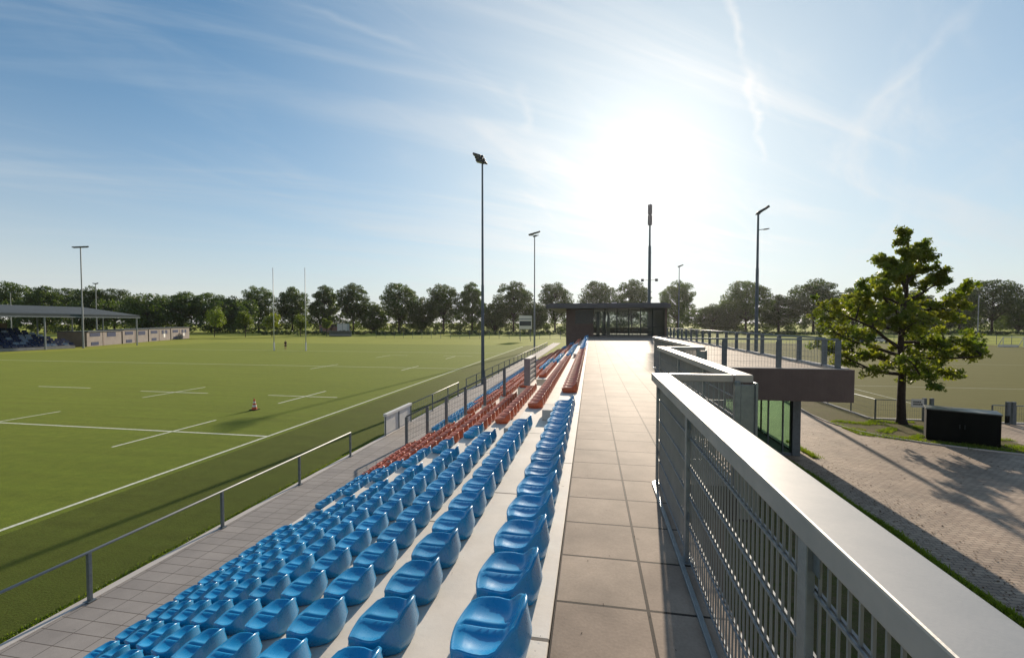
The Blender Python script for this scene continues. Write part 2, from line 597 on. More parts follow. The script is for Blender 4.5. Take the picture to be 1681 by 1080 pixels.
M = dict(
    galv=simple('galvanised steel', (0.25, 0.29, 0.31), 0.42, 0.55, 0.10, 14, 0.1, 90),
    galvd=simple('weathered steel', (0.15, 0.18, 0.20), 0.5, 0.4, 0.12, 9, 0.1, 60),
    cap=simple('galvanised cap', (0.46, 0.435, 0.405), 0.5, 0.55, 0.07, 3.5, 0.02, 140, col2=(0.36, 0.355, 0.345)),
    wire=simple('bright wire', (0.25, 0.265, 0.27), 0.5, 0.3, 0.05, 5),
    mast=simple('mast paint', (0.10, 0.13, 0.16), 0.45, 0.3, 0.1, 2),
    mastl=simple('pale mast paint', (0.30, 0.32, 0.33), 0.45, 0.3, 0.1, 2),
    lamp=simple('lamp housing', (0.035, 0.04, 0.045), 0.4, 0.3, 0.1, 6),
    white=simple('white paint', (0.72, 0.71, 0.68), 0.5, 0, 0.05, 4),
    conc=simple('pale concrete', (0.60, 0.555, 0.505), 0.75, 0, 0.1, 0.9, 0.25, 120, col2=(0.50, 0.455, 0.41)),
    concd=simple('grey concrete', (0.33, 0.32, 0.31), 0.8, 0, 0.12, 1.5, 0.3, 60),
    blue=simple('blue seat plastic', (0.003, 0.245, 0.53), 0.27, 0, 0.06, 7, rnd=0.13, col2=(0.03, 0.30, 0.53), lo_=.45, hi_=.75, bump=.03, bscale=260, spec=0.75),
    red=simple('orange red seat plastic', (0.52, 0.10, 0.035), 0.33, 0, 0.1, 6, rnd=0.15, col2=(0.58, 0.15, 0.07)),
    brown=simple('brown cladding', (0.15, 0.108, 0.093), 0.6, 0, 0.08, 2),
    roof=simple('roof felt', (0.10, 0.105, 0.115), 0.55, 0, 0.1, 1.5),
    roofg=simple('grey green roof sheet', (0.06, 0.075, 0.08), 0.75, 0.0, 0.08, 0.6),
    dark=simple('dark interior', (0.012, 0.012, 0.012), 0.7, 0, 0.1, 2),
    black=simple('black painted steel', (0.007, 0.008, 0.006), 0.8, 0.0, 0.1, 2.5, 0.1, 30, spec=0.2),
    frame=simple('dark window frame', (0.02, 0.03, 0.03), 0.4, 0.2, 0.1, 4),
    bark=simple('bark', (0.05, 0.035, 0.025), 0.9, 0, 0.25, 7, 0.9, 22),
    line=simple('line paint', (0.80, 0.80, 0.70), 0.8, 0, 0.12, 9, col2=(0.52, 0.55, 0.36)),
    skin=simple('skin', (0.45, 0.25, 0.17), 0.6, 0, 0.05, 5),
    cloth=simple('black sports clothing', (0.018, 0.018, 0.022), 0.85, 0, 0.1, 6),
    orange=simple('orange cone plastic', (0.60, 0.09, 0.02), 0.5, 0, 0.08, 8),
    brick=brickmat('red brick', (0.30, 0.12, 0.08), (0.24, 0.10, 0.07), (0.3, 0.27, 0.24), 0.22, 0.07, 0.01, vertical=pi / 2),
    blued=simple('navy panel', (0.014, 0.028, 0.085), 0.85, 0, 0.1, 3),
    beige=simple('beige render', (0.20, 0.17, 0.155), 0.75, 0, 0.1, 0.6),
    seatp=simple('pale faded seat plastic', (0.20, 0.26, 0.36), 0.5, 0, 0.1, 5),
    screen=simple('dark screen', (0.03, 0.05, 0.07), 0.3, 0, 0.2, 1),
    tyre=simple('tyre rubber', (0.02, 0.02, 0.02), 0.8, 0, 0.1, 5),
    carb=simple('dark blue car paint', (0.03, 0.06, 0.12), 0.25, 0.3, 0.05, 1, coat=1.0),
    carw=simple('white car paint', (0.7, 0.7, 0.7), 0.3, 0, 0.05, 1, coat=1.0),
    curtain=simple('white curtain cloth', (0.55, 0.55, 0.52), 0.9, 0, 0.1, 4),
    tile=brickmat('terrace slabs', (0.365, 0.280, 0.215), (0.415, 0.325, 0.25), (0.045, 0.035, 0.028), 0.533, 0.533, 0.010, 0.0, 0.72, 0, (0.2, -0.45, 0), 0.42, 0.35, 1.5, spec=0.15),
    walk=brickmat('walkway slabs', (0.30, 0.27, 0.245), (0.345, 0.31, 0.28), (0.10, 0.08, 0.065), 0.58, 0.29, 0.007, 0.0, 0.75, 0, (0.18, 0.1, 0), 0.2, 0.6, 1.2),
    paver=brickmat('brown paving bricks', (0.35, 0.25, 0.175), (0.48, 0.36, 0.255), (0.12, 0.09, 0.065), 0.22, 0.11, 0.008, 0.5, 0.7, 0.03, (0, 0, 0), 0.32, 0.7, 0.8),
    turf=grassmat('pitch turf', (0.078, 0.130, 0.010), (0.100, 0.150, 0.012), (0.052, 0.100, 0.007), 1.0, 1.6),
    margin=grassmat('margin turf', (0.038, 0.066, 0.007), (0.050, 0.078, 0.008), (0.028, 0.052, 0.005), 1.0, 1.2),
    turf2=grassmat('olive sand turf', (0.085, 0.078, 0.028), (0.078, 0.074, 0.026), (0.092, 0.082, 0.032), 0.7, 0.8, 0.9, 0.3),
    grass=grassmat('rough grass', (0.13, 0.18, 0.015), (0.22, 0.25, 0.03), (0.14, 0.16, 0.025), 1.0, 1.6),
    verge=grassmat('dry verge', (0.12, 0.105, 0.045), (0.19, 0.135, 0.08), (0.085, 0.11, 0.02), 3.0, 0.3),
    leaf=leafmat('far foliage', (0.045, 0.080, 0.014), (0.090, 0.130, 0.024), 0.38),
    leafl=leafmat('light foliage', (0.10, 0.15, 0.02), (0.15, 0.19, 0.03), 0.45),
    leafm=leafmat('plane tree foliage', (0.11, 0.175, 0.024), (0.24, 0.25, 0.04), 0.55, 0.45),
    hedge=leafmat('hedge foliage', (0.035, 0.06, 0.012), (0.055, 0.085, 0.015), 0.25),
    blade=leafmat('grass blades', (0.12, 0.19, 0.02), (0.19, 0.24, 0.03), 0.45),
    glass=glassmat('green glass', (0.10, 0.14, 0.11), 0.10, (0.80, 0.92, 0.80)),
    glassd=glassmat('facade glass', (0.10, 0.11, 0.11), 0.26, (0.80, 0.85, 0.82)),
    glassr=simple('lamp glass', (0.35, 0.38, 0.40), 0.15, 0, 0.05, 3),
)
TZ = 3.45       # terrace level above the pitch

# ------------------------------------------------------------------ ground
g = MB()
g.poly([(-1500, -400), (1500, -400), (1500, 3000), (-1500, 3000)], -0.02)
tag(g.build('ground', M['grass']), kind='structure')
g = MB()
g.poly([(-94, -40), (-13.9, -40), (-13.9, 98), (-94, 98)], 0.0)
tag(g.build('rugby_pitch', M['turf']), kind='structure')
g = MB()
g.poly([(-13.9, -40), (-9.1, -40), (-9.1, 98), (-13.9, 98)], 0.0)
tag(g.build('pitch_margin', M['margin']), kind='structure')
g = MB()
g.poly([(14.75, 26.3), (90, 26.3), (90, 120), (14.75, 120)], 0.0)
tag(g.build('hockey_pitch', M['turf2']), kind='structure')
g = MB()


def gline(p, q, w=0.13, z=0.006):
    p, q = Vector((*p, 0)), Vector((*q, 0))
    d = (q - p).normalized()
    nrm = Vector((-d.y, d.x, 0)) * w / 2
    g.add([(a.x, a.y, z) for a in (p - nrm, q - nrm, q + nrm, p + nrm)], [(0, 1, 2, 3)])


gline((-14.25, -40), (-14.25, 93))
LINES = [((-84, 17.45), (-14.31, 17.45)), ((-84, 46.9), (-14.31, 46.9)), ((-84, 71.9), (-14.31, 71.9)),
         ((-43.5, 28), (-38.4, 28)), ((-33, 27.4), (-30.06, 27.4)), ((-29.94, 27.4), (-27.2, 27.4)),
         ((-22.3, 27.4), (-19.46, 27.4)), ((-19.34, 27.4), (-17, 27.4)),
         ((-30, 25), (-30, 30)), ((-19.4, 24.7), (-19.4, 29.8)), ((-30, 17.52), (-30, 20.3)), ((-30, 12.5), (-30, 17.38)), ((-19.3, 14.8), (-19.3, 17.38)), ((-19.3, 17.52), (-19.3, 19.9)),
         ((-30.4, 43.9), (-30.4, 46.83)), ((-30.4, 46.97), (-30.4, 49.3)), ((-19.9, 44.2), (-19.9, 46.83)), ((-19.9, 46.97), (-19.9, 49)),
         ((-30.8, 59.7), (-30.8, 64.5)), ((-30.7, 64.7), (-28, 64.7)), ((-22.3, 64.7), (-17.6, 64.7)), ((-20.1, 59.4), (-20.1, 64)),
         ((-56, 28), (-51, 28)), ((-68, 28), (-63, 28))]
for a, b_ in LINES:
    gline(a, b_)
tag(g.build('pitch_markings', M['line']), kind='structure')
g = MB()
gline((16, 40), (88, 40), 0.07)
gline((16, 63), (88, 63), 0.07)
gline((20, 30), (20, 115), 0.07)
tag(g.build('hockey_pitch_markings', M['line']), kind='structure')

g = MB()
g.box(-8.95, -20, -0.3, -7.36, 110, 0.035)
tag(g.build('walkway', M['walk']), kind='structure')
g = MB()
g.box(-9.12, -20, -0.3, -8.953, 110, 0.05)
tag(g.build('walkway_kerb', M['conc']), kind='structure')

PAV = [(7.35, -20), (45, -20), (45, 18.2), (22, 18.9), (18.2, 19.6), (16.6, 20.0), (15.2, 20.6), (13.9, 21.3), (12.9, 22.2), (12.25, 23.4), (11.95, 25), (12.0, 27), (12.6, 31), (12.3, 36), (7.35, 37)]
g = MB()
g.poly(PAV, 0.004)
g.poly([(17.9, 20.6), (45, 20.4), (45, 26.2), (17.5, 26.2)], 0.004)
tag(g.build('paving', M['paver']), kind='structure')
g = MB()
g.poly([(22, 18.95), (45, 18.25), (45, 20.35), (17.9, 20.55), (17.45, 26.25), (14.6, 26.25), (14.5, 40), (12.35, 40), (12.65, 31), (12.05, 27), (12.0, 25), (12.3, 23.4), (12.95, 22.25), (13.95, 21.35), (15.25, 20.65), (16.65, 20.05), (18.25, 19.65)], 0.008)
tag(g.build('verge', M['verge']), kind='structure')
g = MB()
for i in range(5, 13):
    p, q = Vector((*PAV[i], 0.0)), Vector((*PAV[i + 1], 0.0))
    g.bar(p + Vector((0, 0, 0.02)), q + Vector((0, 0, 0.02)), 0.06, 0.07)
g.bar((14.62, 26.28, 0.02), (30, 26.28, 0.02), 0.16, 0.08)
g.bar((14.62, 26.38, 0.02), (14.62, 60, 0.02), 0.16, 0.08)
tag(g.build('kerb', M['conc']), kind='structure')

# ------------------------------------------------------------------ grandstand
RX = lambda k: -0.70 - 0.83 * (k - 1)          # front edge of tread k
RZ = lambda k: TZ - 0.42 * (k - 1)
YE = 53.5
concj, n_, l_, b_ = newmat('grandstand concrete')
t_ = n_.new('ShaderNodeTexCoord')
br = n_.new('ShaderNodeTexBrick')
mpn = n_.new('ShaderNodeMapping')
mpn.inputs['Location'].default_value = (50.0, -2.28 + 0.02, 0)
l_.new(t_.outputs['Object'], mpn.inputs[0])
l_.new(mpn.outputs[0], br.inputs['Vector'])
br.offset = 0
br.inputs['Scale'].default_value = 1
br.inputs['Brick Width'].default_value = 100
br.inputs['Row Height'].default_value = 2.95
br.inputs['Mortar Size'].default_value = 0.014
br.inputs['Color1'].default_value = (0.74, 0.675, 0.595, 1)
br.inputs['Color2'].default_value = (0.79, 0.725, 0.64, 1)
br.inputs['Mortar'].default_value = (0.06, 0.05, 0.045, 1)
nz = n_.new('ShaderNodeTexNoise')
nz.inputs['Scale'].default_value = 1.6
nz.inputs['Detail'].default_value = 8
nz.inputs['Roughness'].default_value = 0.7
l_.new(t_.outputs['Object'], nz.inputs['Vector'])
mr = n_.new('ShaderNodeMapRange')
mr.inputs[1].default_value = 0.3
mr.inputs[2].default_value = 0.7
mr.inputs[3].default_value = 0.84
mr.inputs[4].default_value = 1.06
l_.new(nz.outputs[0], mr.inputs[0])
vor = n_.new('ShaderNodeTexVoronoi')
vor.inputs['Scale'].default_value = 2.6
l_.new(t_.outputs['Object'], vor.inputs['Vector'])
sm = n_.new('ShaderNodeMapRange')
sm.inputs[1].default_value = 0.02
sm.inputs[2].default_value = 0.05
sm.inputs[3].default_value = 0.6
sm.inputs[4].default_value = 1.0
l_.new(vor.outputs['Distance'], sm.inputs[0])
mu = n_.new('ShaderNodeMath')
mu.operation = 'MULTIPLY'
l_.new(mr.outputs[0], mu.inputs[0])
l_.new(sm.outputs[0], mu.inputs[1])
mx = n_.new('ShaderNodeMix')
mx.data_type = 'RGBA'
mx.blend_type = 'MULTIPLY'
mx.inputs[0].default_value = 1
l_.new(br.outputs['Color'], mx.inputs[6])
l_.new(mu.outputs[0], mx.inputs[7])
l_.new(mx.outputs[2], b_.inputs['Base Color'])
b_.inputs['Roughness'].default_value = 0.7
bp = n_.new('ShaderNodeBump')
bp.inputs['Strength'].default_value = 0.5
bp.inputs['Distance'].default_value = 0.01
inv = n_.new('ShaderNodeMath')
inv.operation = 'SUBTRACT'
l_.new(nz.outputs[0], inv.inputs[0])
l_.new(br.outputs['Fac'], inv.inputs[1])
l_.new(inv.outputs[0], bp.inputs['Height'])
l_.new(bp.outputs[0], b_.inputs['Normal'])

st = empty('grandstand', (0, 0, 0), 'pale concrete grandstand of nine stepped tiers below the paved terrace', 'grandstand')
VY0, VY1 = 17.36, 19.3
for k in range(1, 10):
    x1 = -0.204 if k == 1 else RX(k - 1)
    x0 = RX(k)
    segs = [(-3, YE)] if k <= 2 else [(-3, VY0), (VY1, YE)]
    m = MB()
    for y0, y1 in segs:
        m.box(x0, y0, -0.2, x1 - 0.003, y1, RZ(k) - (0.01 if k == 1 else 0))
    m.build('tier', concj, st, bevel=0.008)
m = MB()
m.box(RX(9) - 0.005, VY0, -0.2, RX(2) - 0.003, VY1, 0.04)
m.build('passage_floor', M['concd'], st)
AY = [(9.28, 10.05), (26.35, 27.0)]
for k in range(1, 9):
    for y0, y1 in AY:
        m = MB()
        m.box(RX(k) - 0.31, y0, RZ(k + 1) + 0.002, RX(k) - 0.002, y1, RZ(k) - 0.2)
        m.build('aisle_step', M['conc'], st, bevel=0.008)

# seats --------------------------------------------------------------


def seat_mb(nu=14, nv=16, hi=True):
    # local: x forward (towards the pitch), y across, z up; origin under the middle of the shell
    m = MB()
    A, B, kk = 0.185, 0.215, 0.30
    vs = [-1, -.93, -.8, -.62, -.42, -.24, -.12, -.05, 0, .05, .12, .24, .42, .62, .8, .93, 1] if hi else [-1, -.8, -.45, -.06, 0, .06, .45, .8, 1]
    us = [-1, -.95, -.86, -.72, -.55, -.36, -.15, .06, .27, .48, .66, .8, .92, 1] if hi else [-1, -.85, -.6, -.3, 0, .35, .75, 1]
    P = []

    def sm_(a, b, t):
        t = max(0, min(1, (t - a) / (b - a)))
        return t * t * (3 - 2 * t)

    def rim(u, v):      # height of the rim for a point on the edge
        side = sm_(-0.22, -1.02, u)
        return 0.138 * side * (1 - 0.34 * abs(v) ** 2.6)
    for u in us:
        row = []
        for v in vs:
            uu = u * sqrt(1 - v * v * kk)
            vv = v * sqrt(1 - u * u * kk)
            r = max(abs(u), abs(v))
            h = rim(u, v)
            # inner surface: dish plus wall near rim
            wall = sm_(0.62, 1.0, r) ** 1.5 if u < 0.5 else sm_(0.8, 1.0, r) ** 1.5
            back = sm_(-0.25, -1.0, u)
            z = h * max(wall, back * 0.93)
            z -= 0.032 * (1 - abs(2 * abs(v) - 0.95) ** 2) * max(0, 1 - ((u - .1) / .95) ** 2) * (1 if abs(v) < .96 else 0)
            if -0.62 < u < 0.9:
                gq = math.exp(-(v / 0.045) ** 2)
                z -= 0.022 * gq * sm_(0.95, 0.7, u) * sm_(-0.65, -0.4, u)
                z += 0.007 * math.exp(-((abs(v) - 0.14) / 0.06) ** 2)
            z -= 0.022 * sm_(0.72, 1.0, u) * (1 - abs(v) ** 4 * .3)     # waterfall front
            row.append((uu * A + 0.026 * max(0, h / .2) ** .7 * (1 if u < 0 else 0), vv * B * (1 - 0.33 * max(0, (0.15 - u) / 1.15) ** 1.5), z))
        P.append(row)
    n = len(vs)
    vt = [p for row in P for p in row]
    fs = []
    for i in range(len(us) - 1):
        for j in range(n - 1):
            fs.append((i * n + j, (i + 1) * n + j, (i + 1) * n + j + 1, i * n + j + 1))
    m.add(vt, fs)
    # rim loop
    loop = [(0, j) for j in range(n)] + [(i, n - 1) for i in range(1, len(us))] + [(len(us) - 1, j) for j in range(n - 2, -1, -1)] + [(i, 0) for i in range(len(us) - 2, 0, -1)]
    L = [P[i][j] for i, j in loop]
    rings = []
    for off, dz, zb in ((0.0, 0.0, None), (0.007, 0.002, None), (0.013, -0.008, None), (0.010, -0.03, None), (0.012, None, -0.035), (-0.008, None, -0.118), (-0.02, None, -0.125)):
        ring = []
        for (x, y, z) in L:
            d = Vector((x / A, y / B, 0))
            d = d.normalized() if d.length else d
            of_ = off + (0.024 * min(1, max(0, z) / .10) if zb is not None and x < 0 else 0)
            zz_ = z + dz if zb is None else zb - (0.028 if x > .1 and zb > -.1 else 0)
            ring.append((x + d.x * of_, y + d.y * of_, zz_))
        rings.append(ring)
    nl = len(L)
    vt = [p for r in rings for p in r]
    fs = []
    for a in range(len(rings) - 1):
        for i in range(nl):
            j = (i + 1) % nl
            fs.append((a * nl + i, (a + 1) * nl + i, (a + 1) * nl + j, a * nl + j))
    m.add(vt, fs)
    return m


def weld(o, d=0.0006):
    import bmesh
    bm = bmesh.new()
    bm.from_mesh(o.data)
    bmesh.ops.remove_doubles(bm, verts=bm.verts, dist=d)
    bmesh.ops.recalc_face_normals(bm, faces=bm.faces)
    bm.to_mesh(o.data)
    bm.free()
    for p in o.data.polygons:
        p.use_smooth = True


ROWN = ['topmost', 'second', 'third', 'fourth', 'fifth', 'sixth', 'seventh', 'eighth', 'lowest']
NB = {1: 0, 2: 0, 3: 0, 4: 2, 5: 2, 6: 3, 7: 3, 8: 4, 9: 5}
spots = []          # (k, y, colour, block, ordinal)
for k in range(1, 10):
    o0 = 2.15 + 0.02 * (k - 1)
    last = 13 if k <= 2 else 14
    vis0 = {1: 1.5, 2: 1.9, 3: 2.1, 4: 2.6, 5: 3.0, 6: 3.5, 7: 4.0, 8: 4.5, 9: 5.0}[k]
    for nn in range(last, -6, -1):
        y = o0 + 0.49 * nn
        if y < vis0:
            break
        spots.append((k, y, 'blue', 0, last - nn))
    s0 = {1: 10.62, 2: 10.7, 3: 10.76}.get(k, 10.82)
    i = 0
    y = s0
    while y < 26.2:
        if k >= 3 and (16.75 if k > 3 else 16.6) < y < 19.6:
            y += 0.49
            i += 1
            continue
        c = 'blue' if i < NB[k] else 'red'
        if y > 19.5 and k >= 8:
            c = 'blue' if (i // 9) % 2 == 0 or k == 9 else 'red'
        spots.append((k, y, c, 1 if (y < 17.5 or k <= 2) else 2, i))
        y += 0.49
        i += 1
    y = 27.4
    i = 0
    while y < 52.8:
        c = 'blue' if (i < 14 and k < 5) or k in (1, 8, 9) or (k == 2 and i < 26) else 'red'
        if k in (3, 4) and i > 40:
            c = 'blue'
        spots.append((k, y, c, 3, i))
        y += 0.49
        i += 1
spots.sort(key=lambda s: s[1] + 0.0 * s[0])
near = spots[:296]
rest = spots[296:]
proto = {}
for c in ('blue', 'red'):
    o = seat_mb().build('stadium_seat', M[c])
    weld(o)
    proto[c] = o
used = set()
random.seed(3)
for (k, y, c, blk, i) in near:
    o = proto[c] if c not in used else proto[c].copy()
    if c in used:
        COL.objects.link(o)
    used.add(c)
    o.location = (RX(k) + 0.215, y, RZ(k) + 0.13 - (0.01 if k == 1 else 0))
    o.rotation_euler = (0, 0, pi + random.uniform(-0.012, 0.012))
    cn = 'blue' if c == 'blue' else 'orange-red'
    rn = ROWN[k - 1]
    if blk == 0:
        lab = '%s plastic seat in the %s row, %s before the nearest aisle' % (cn, rn, ORD[i])
    elif blk == 1:
        lab = '%s plastic seat in the %s row, %s beyond the nearest aisle' % (cn, rn, ORD[min(i, 38)])
    else:
        lab = '%s plastic seat in the %s row past the gap, %s beyond the nearest aisle' % (cn, rn, ORD[min(i, 38)])
    tag(o, lab, 'seat', 'seats of the grandstand')
sm0 = seat_mb(hi=False)
m = MB()
for (k, y, c, blk, i) in rest:
    m.mi = 0 if c == 'blue' else 1
    ox, oz = RX(k) + 0.215, RZ(k) + 0.13
    m.add([(ox - a, y - b, oz + z) for a, b, z in sm0.v], sm0.f)
o = m.build('stadium_seats', [M['blue'], M['red']], smooth=True)
tag(o, 'far rows of blue and orange-red seats towards the clubhouse', 'seats', kind='stuff')

# fence climbing the stand beside the passage, and louvred end panel
fx = [(-7.53, 0.035), (-6.51, RZ(8)), (-5.83, RZ(7)), (-4.99, RZ(6)), (-4.18, RZ(5)), (-3.6, RZ(5))]
fx = [(-7.53, 0.04), (-6.62, RZ(8)), (-5.80, RZ(7)), (-4.99, RZ(6)), (-4.18, RZ(5)), (-3.38, RZ(4))]
ff = empty('mesh_fence', (-7.53, 17.2, 0), 'grey wire mesh fence climbing between orange seats beside the stair passage', 'fence')
FO = Vector((-7.53, 17.2, 0))
topz = lambda x: 1.2 + (x + 7.53) * 0.505
for x, zb in fx:
    m = MB()
    m.box(x - 0.055 + 7.53, -0.04, zb, x + 0.055 + 7.53, 0.04, topz(x) - 0.02)
    m.build('post', M['galvd'], ff, bevel=0.004)
m = MB()
m.tube((0, 0, 1.2), (4.94, 0, topz(-2.59)), 0.03)
m.build('top_rail', M['galvd'], ff, smooth=True)
m = MB()
nvv = 62
for i in range(nvv):
    x = 0.05 + i * 4.2 / nvv
    m.bar((x, -0.02, 0.18 + x * 0.505), (x, -0.02, 1.18 + x * 0.505), 0.006, 0.006)
for j in range(6):
    z = 0.18 + j * 0.2
    m.bar((0, -0.02, z), (4.9, -0.02, z + 4.9 * 0.505), 0.008, 0.008)
m.build('mesh_panel', M['galvd'], ff)
lv = empty('louvred_screen', (-2.47, 17.2, 0), 'grey louvred screen wall standing among orange seats at the passage end', 'screen')
m = MB()
m.box(-0.12, 0, RZ(3), 0.12, 0.12, 3.68)
m.build('end_post', simple('grey render', (0.27, 0.245, 0.25), 0.7), lv, bevel=0.01)
m = MB()
m.box(-0.10, 1.92, RZ(3), 0.12, 2.0, 3.64)
m.build('end_post', M['concd'], lv)
m = MB()
for j in range(5):
    z = RZ(3) + 0.04 + j * 0.2
    m.box(-0.02, 0.12, z, 0.10, 1.92, z + 0.11)
m.build('slats', M['cap'], lv)
m = MB()
m.box(-0.1, 0.12, 3.62, 0.12, 1.92, 3.68)
m.build('cap', M['cap'], lv)

# walkway rail ----------------------------------------------------------
def walk_rail(y0, y1, posts, label, mesh=False, xr=-8.95, zt=0.9):
    e = empty('walkway_rail', (xr, y0, 0.04), label, 'railing', 'railings along the pitch walkway')
    m = MB()
    m.tube((0, 0, zt), (0, y1 - y0, zt), 0.024)
    m.build('handrail', M['wire'], e, smooth=True)
    for p in posts:
        m = MB()
        m.box(-0.03, p - y0 - 0.03, 0.0, 0.03, p - y0 + 0.03, zt - 0.01)
        m.box(-0.07, p - y0 - 0.07, 0.0, 0.07, p - y0 + 0.07, 0.015)
        m.build('post', M['galvd'], e, bevel=0.004)
    if mesh:
        m = MB()
        y = 0.1
        while y < y1 - y0:
            m.bar((0.0, y, 0.08), (0.0, y, zt - 0.03), 0.006, 0.006)
            y += 0.28
        for z in (0.08, 0.35, 0.62):
            m.bar((0.0, 0, z), (0.0, y1 - y0, z), 0.007, 0.007)
        m.build('wire_infill', M['galvd'], e)
    return e


walk_rail(0.5, 15.3, [0.6, 3.5, 6.42, 9.36, 12.3, 15.27], 'low grey tube railing along the walkway beside the near seats')
walk_rail(21.2, 29.2, [24.1, 26.9, 29.1], 'sunlit tube railing just past the white board', True, zt=0.95)
walk_rail(31.0, 92, [31.1 + 2.9 * i for i in range(22)], 'long sunlit tube railing running beyond the tall near mast', True, zt=0.95)
wb = empty('advertising_board', (-9.05, 18.3, 0.04), 'blank white advertising board on posts beside the walkway', 'board')
m = MB()
m.box(-0.03, 0.03, 0.06, 0.03, 2.8, 0.86)
m.build('panel', M['white'], wb, bevel=0.004)
m = MB()
m.box(-0.07, 0, 0.86, 0.1, 2.85, 0.98)
m.build('cap', M['white'], wb, bevel=0.01)
for y in (0.0, 1.4, 2.83):
    m = MB()
    m.box(0.03, y - 0.02, 0.0, 0.07, y + 0.02, 0.86)
    m.build('post', M['galvd'], wb)

# ------------------------------------------------------------------ terrace building
tb = empty('terrace_building', (0, 0, 0), 'paved roof terrace on brown clad building with green glass corner underneath', 'building')
m = MB()
# floor plates, stepping out to the right behind each railing
m.box(-0.2, -3, TZ - 0.35, 0.80, 4.72, TZ)
m.box(-0.2, 4.723, TZ - 0.35, 1.62, 10.06, TZ)
m.box(-0.2, 10.063, TZ - 0.35, 2.48, 16.95, TZ)
m.box(-0.2, 16.953, TZ - 0.35, 8.86, 54.6, TZ)
m.build('paved_floor', M['tile'], tb)
m = MB()
m.box(2.48, 16.90, TZ - 1.1, 8.9, 16.95, TZ + 0.03)
for i in range(64):
    x = 2.5 + i * 0.1
    m.box(x, 16.893, TZ - 1.08, x + 0.045, 16.90, TZ + 0.0)
m.box(8.863, 16.953, TZ - 1.1, 8.9, 54.6, TZ + 0.03)
m.build('fascia', M['brown'], tb)
m = MB()
m.box(2.3, 16.953, TZ - 1.1, 8.85, 54.4, TZ - 0.353)
m.build('soffit', M['brown'], tb)
m = MB()
m.box(8.62, 17.1, TZ, 8.84, 54.5, TZ + 0.07)
m.box(2.6, 16.96, TZ + 0.0, 8.6, 17.03, TZ + 0.05)
m.build('edge_kerb', M['conc'], tb, bevel=0.005)
m = MB()
# lower walls
m = MB()
m.box(-0.15, -3, -0.2, 0.55, 54, TZ - 0.36)
m.box(0.553, 4.9, -0.2, 1.4, 54, TZ - 0.36)
m.box(1.403, 10.2, -0.2, 2.2, 54, TZ - 0.36)
m.box(2.203, 18.5, -0.2, 5.2, 54, TZ - 1.103)
m.build('lower_wall', M['brown'], tb)
# glazed corner under the deck
GY = 18.45
gx = [5.2, 5.75, 6.3, 6.78, 7.3, 7.62]
for i in range(5):
    m = MB()
    m.box(gx[i] + 0.02, GY + 0.02, 0.12, gx[i + 1] - 0.02, GY + 0.032, TZ - 1.1)
    m.build('window', M['glass'], tb)
m = MB()
for x in gx[:-1]:
    m.box(x - 0.022, GY - 0.01, 0.1, x + 0.022, GY + 0.07, TZ - 1.1)
m.box(7.62, GY - 0.04, 0.0, 7.90, GY + 0.24, TZ - 1.1)
m.box(5.2, GY - 0.02, 0.0, 7.6, GY + 0.09, 0.1)
m.build('window_frame', M['galvd'], tb, bevel=0.004)
m = MB()
for i in range(1, 6):
    m.box(7.80, GY + 0.3 + i * 3.4, 0.1, 7.86, GY + 0.36 + i * 3.4, TZ - 1.1)
m.box(7.80, GY + 0.25, 0.0, 7.9, GY + 21, 0.1)
m.build('window_frame', M['frame'], tb)
m = MB()
m.box(7.82, GY + 0.25, 0.1, 7.832, GY + 20, TZ - 1.1)
m.build('window', M['glass'], tb)
m = MB()
m.box(5.2, GY + 0.1, -0.1, 7.8, 40, 0.02)
m.build('interior_floor', M['concd'], tb)
# grass bed in the shade of the terrace
g = MB()
g.poly([(0.55, -10), (7.1, -10), (7.1, 17.6), (0.55, 17.6)], 0.012)
tag(g.build('grass_bed', M['verge']), kind='structure')

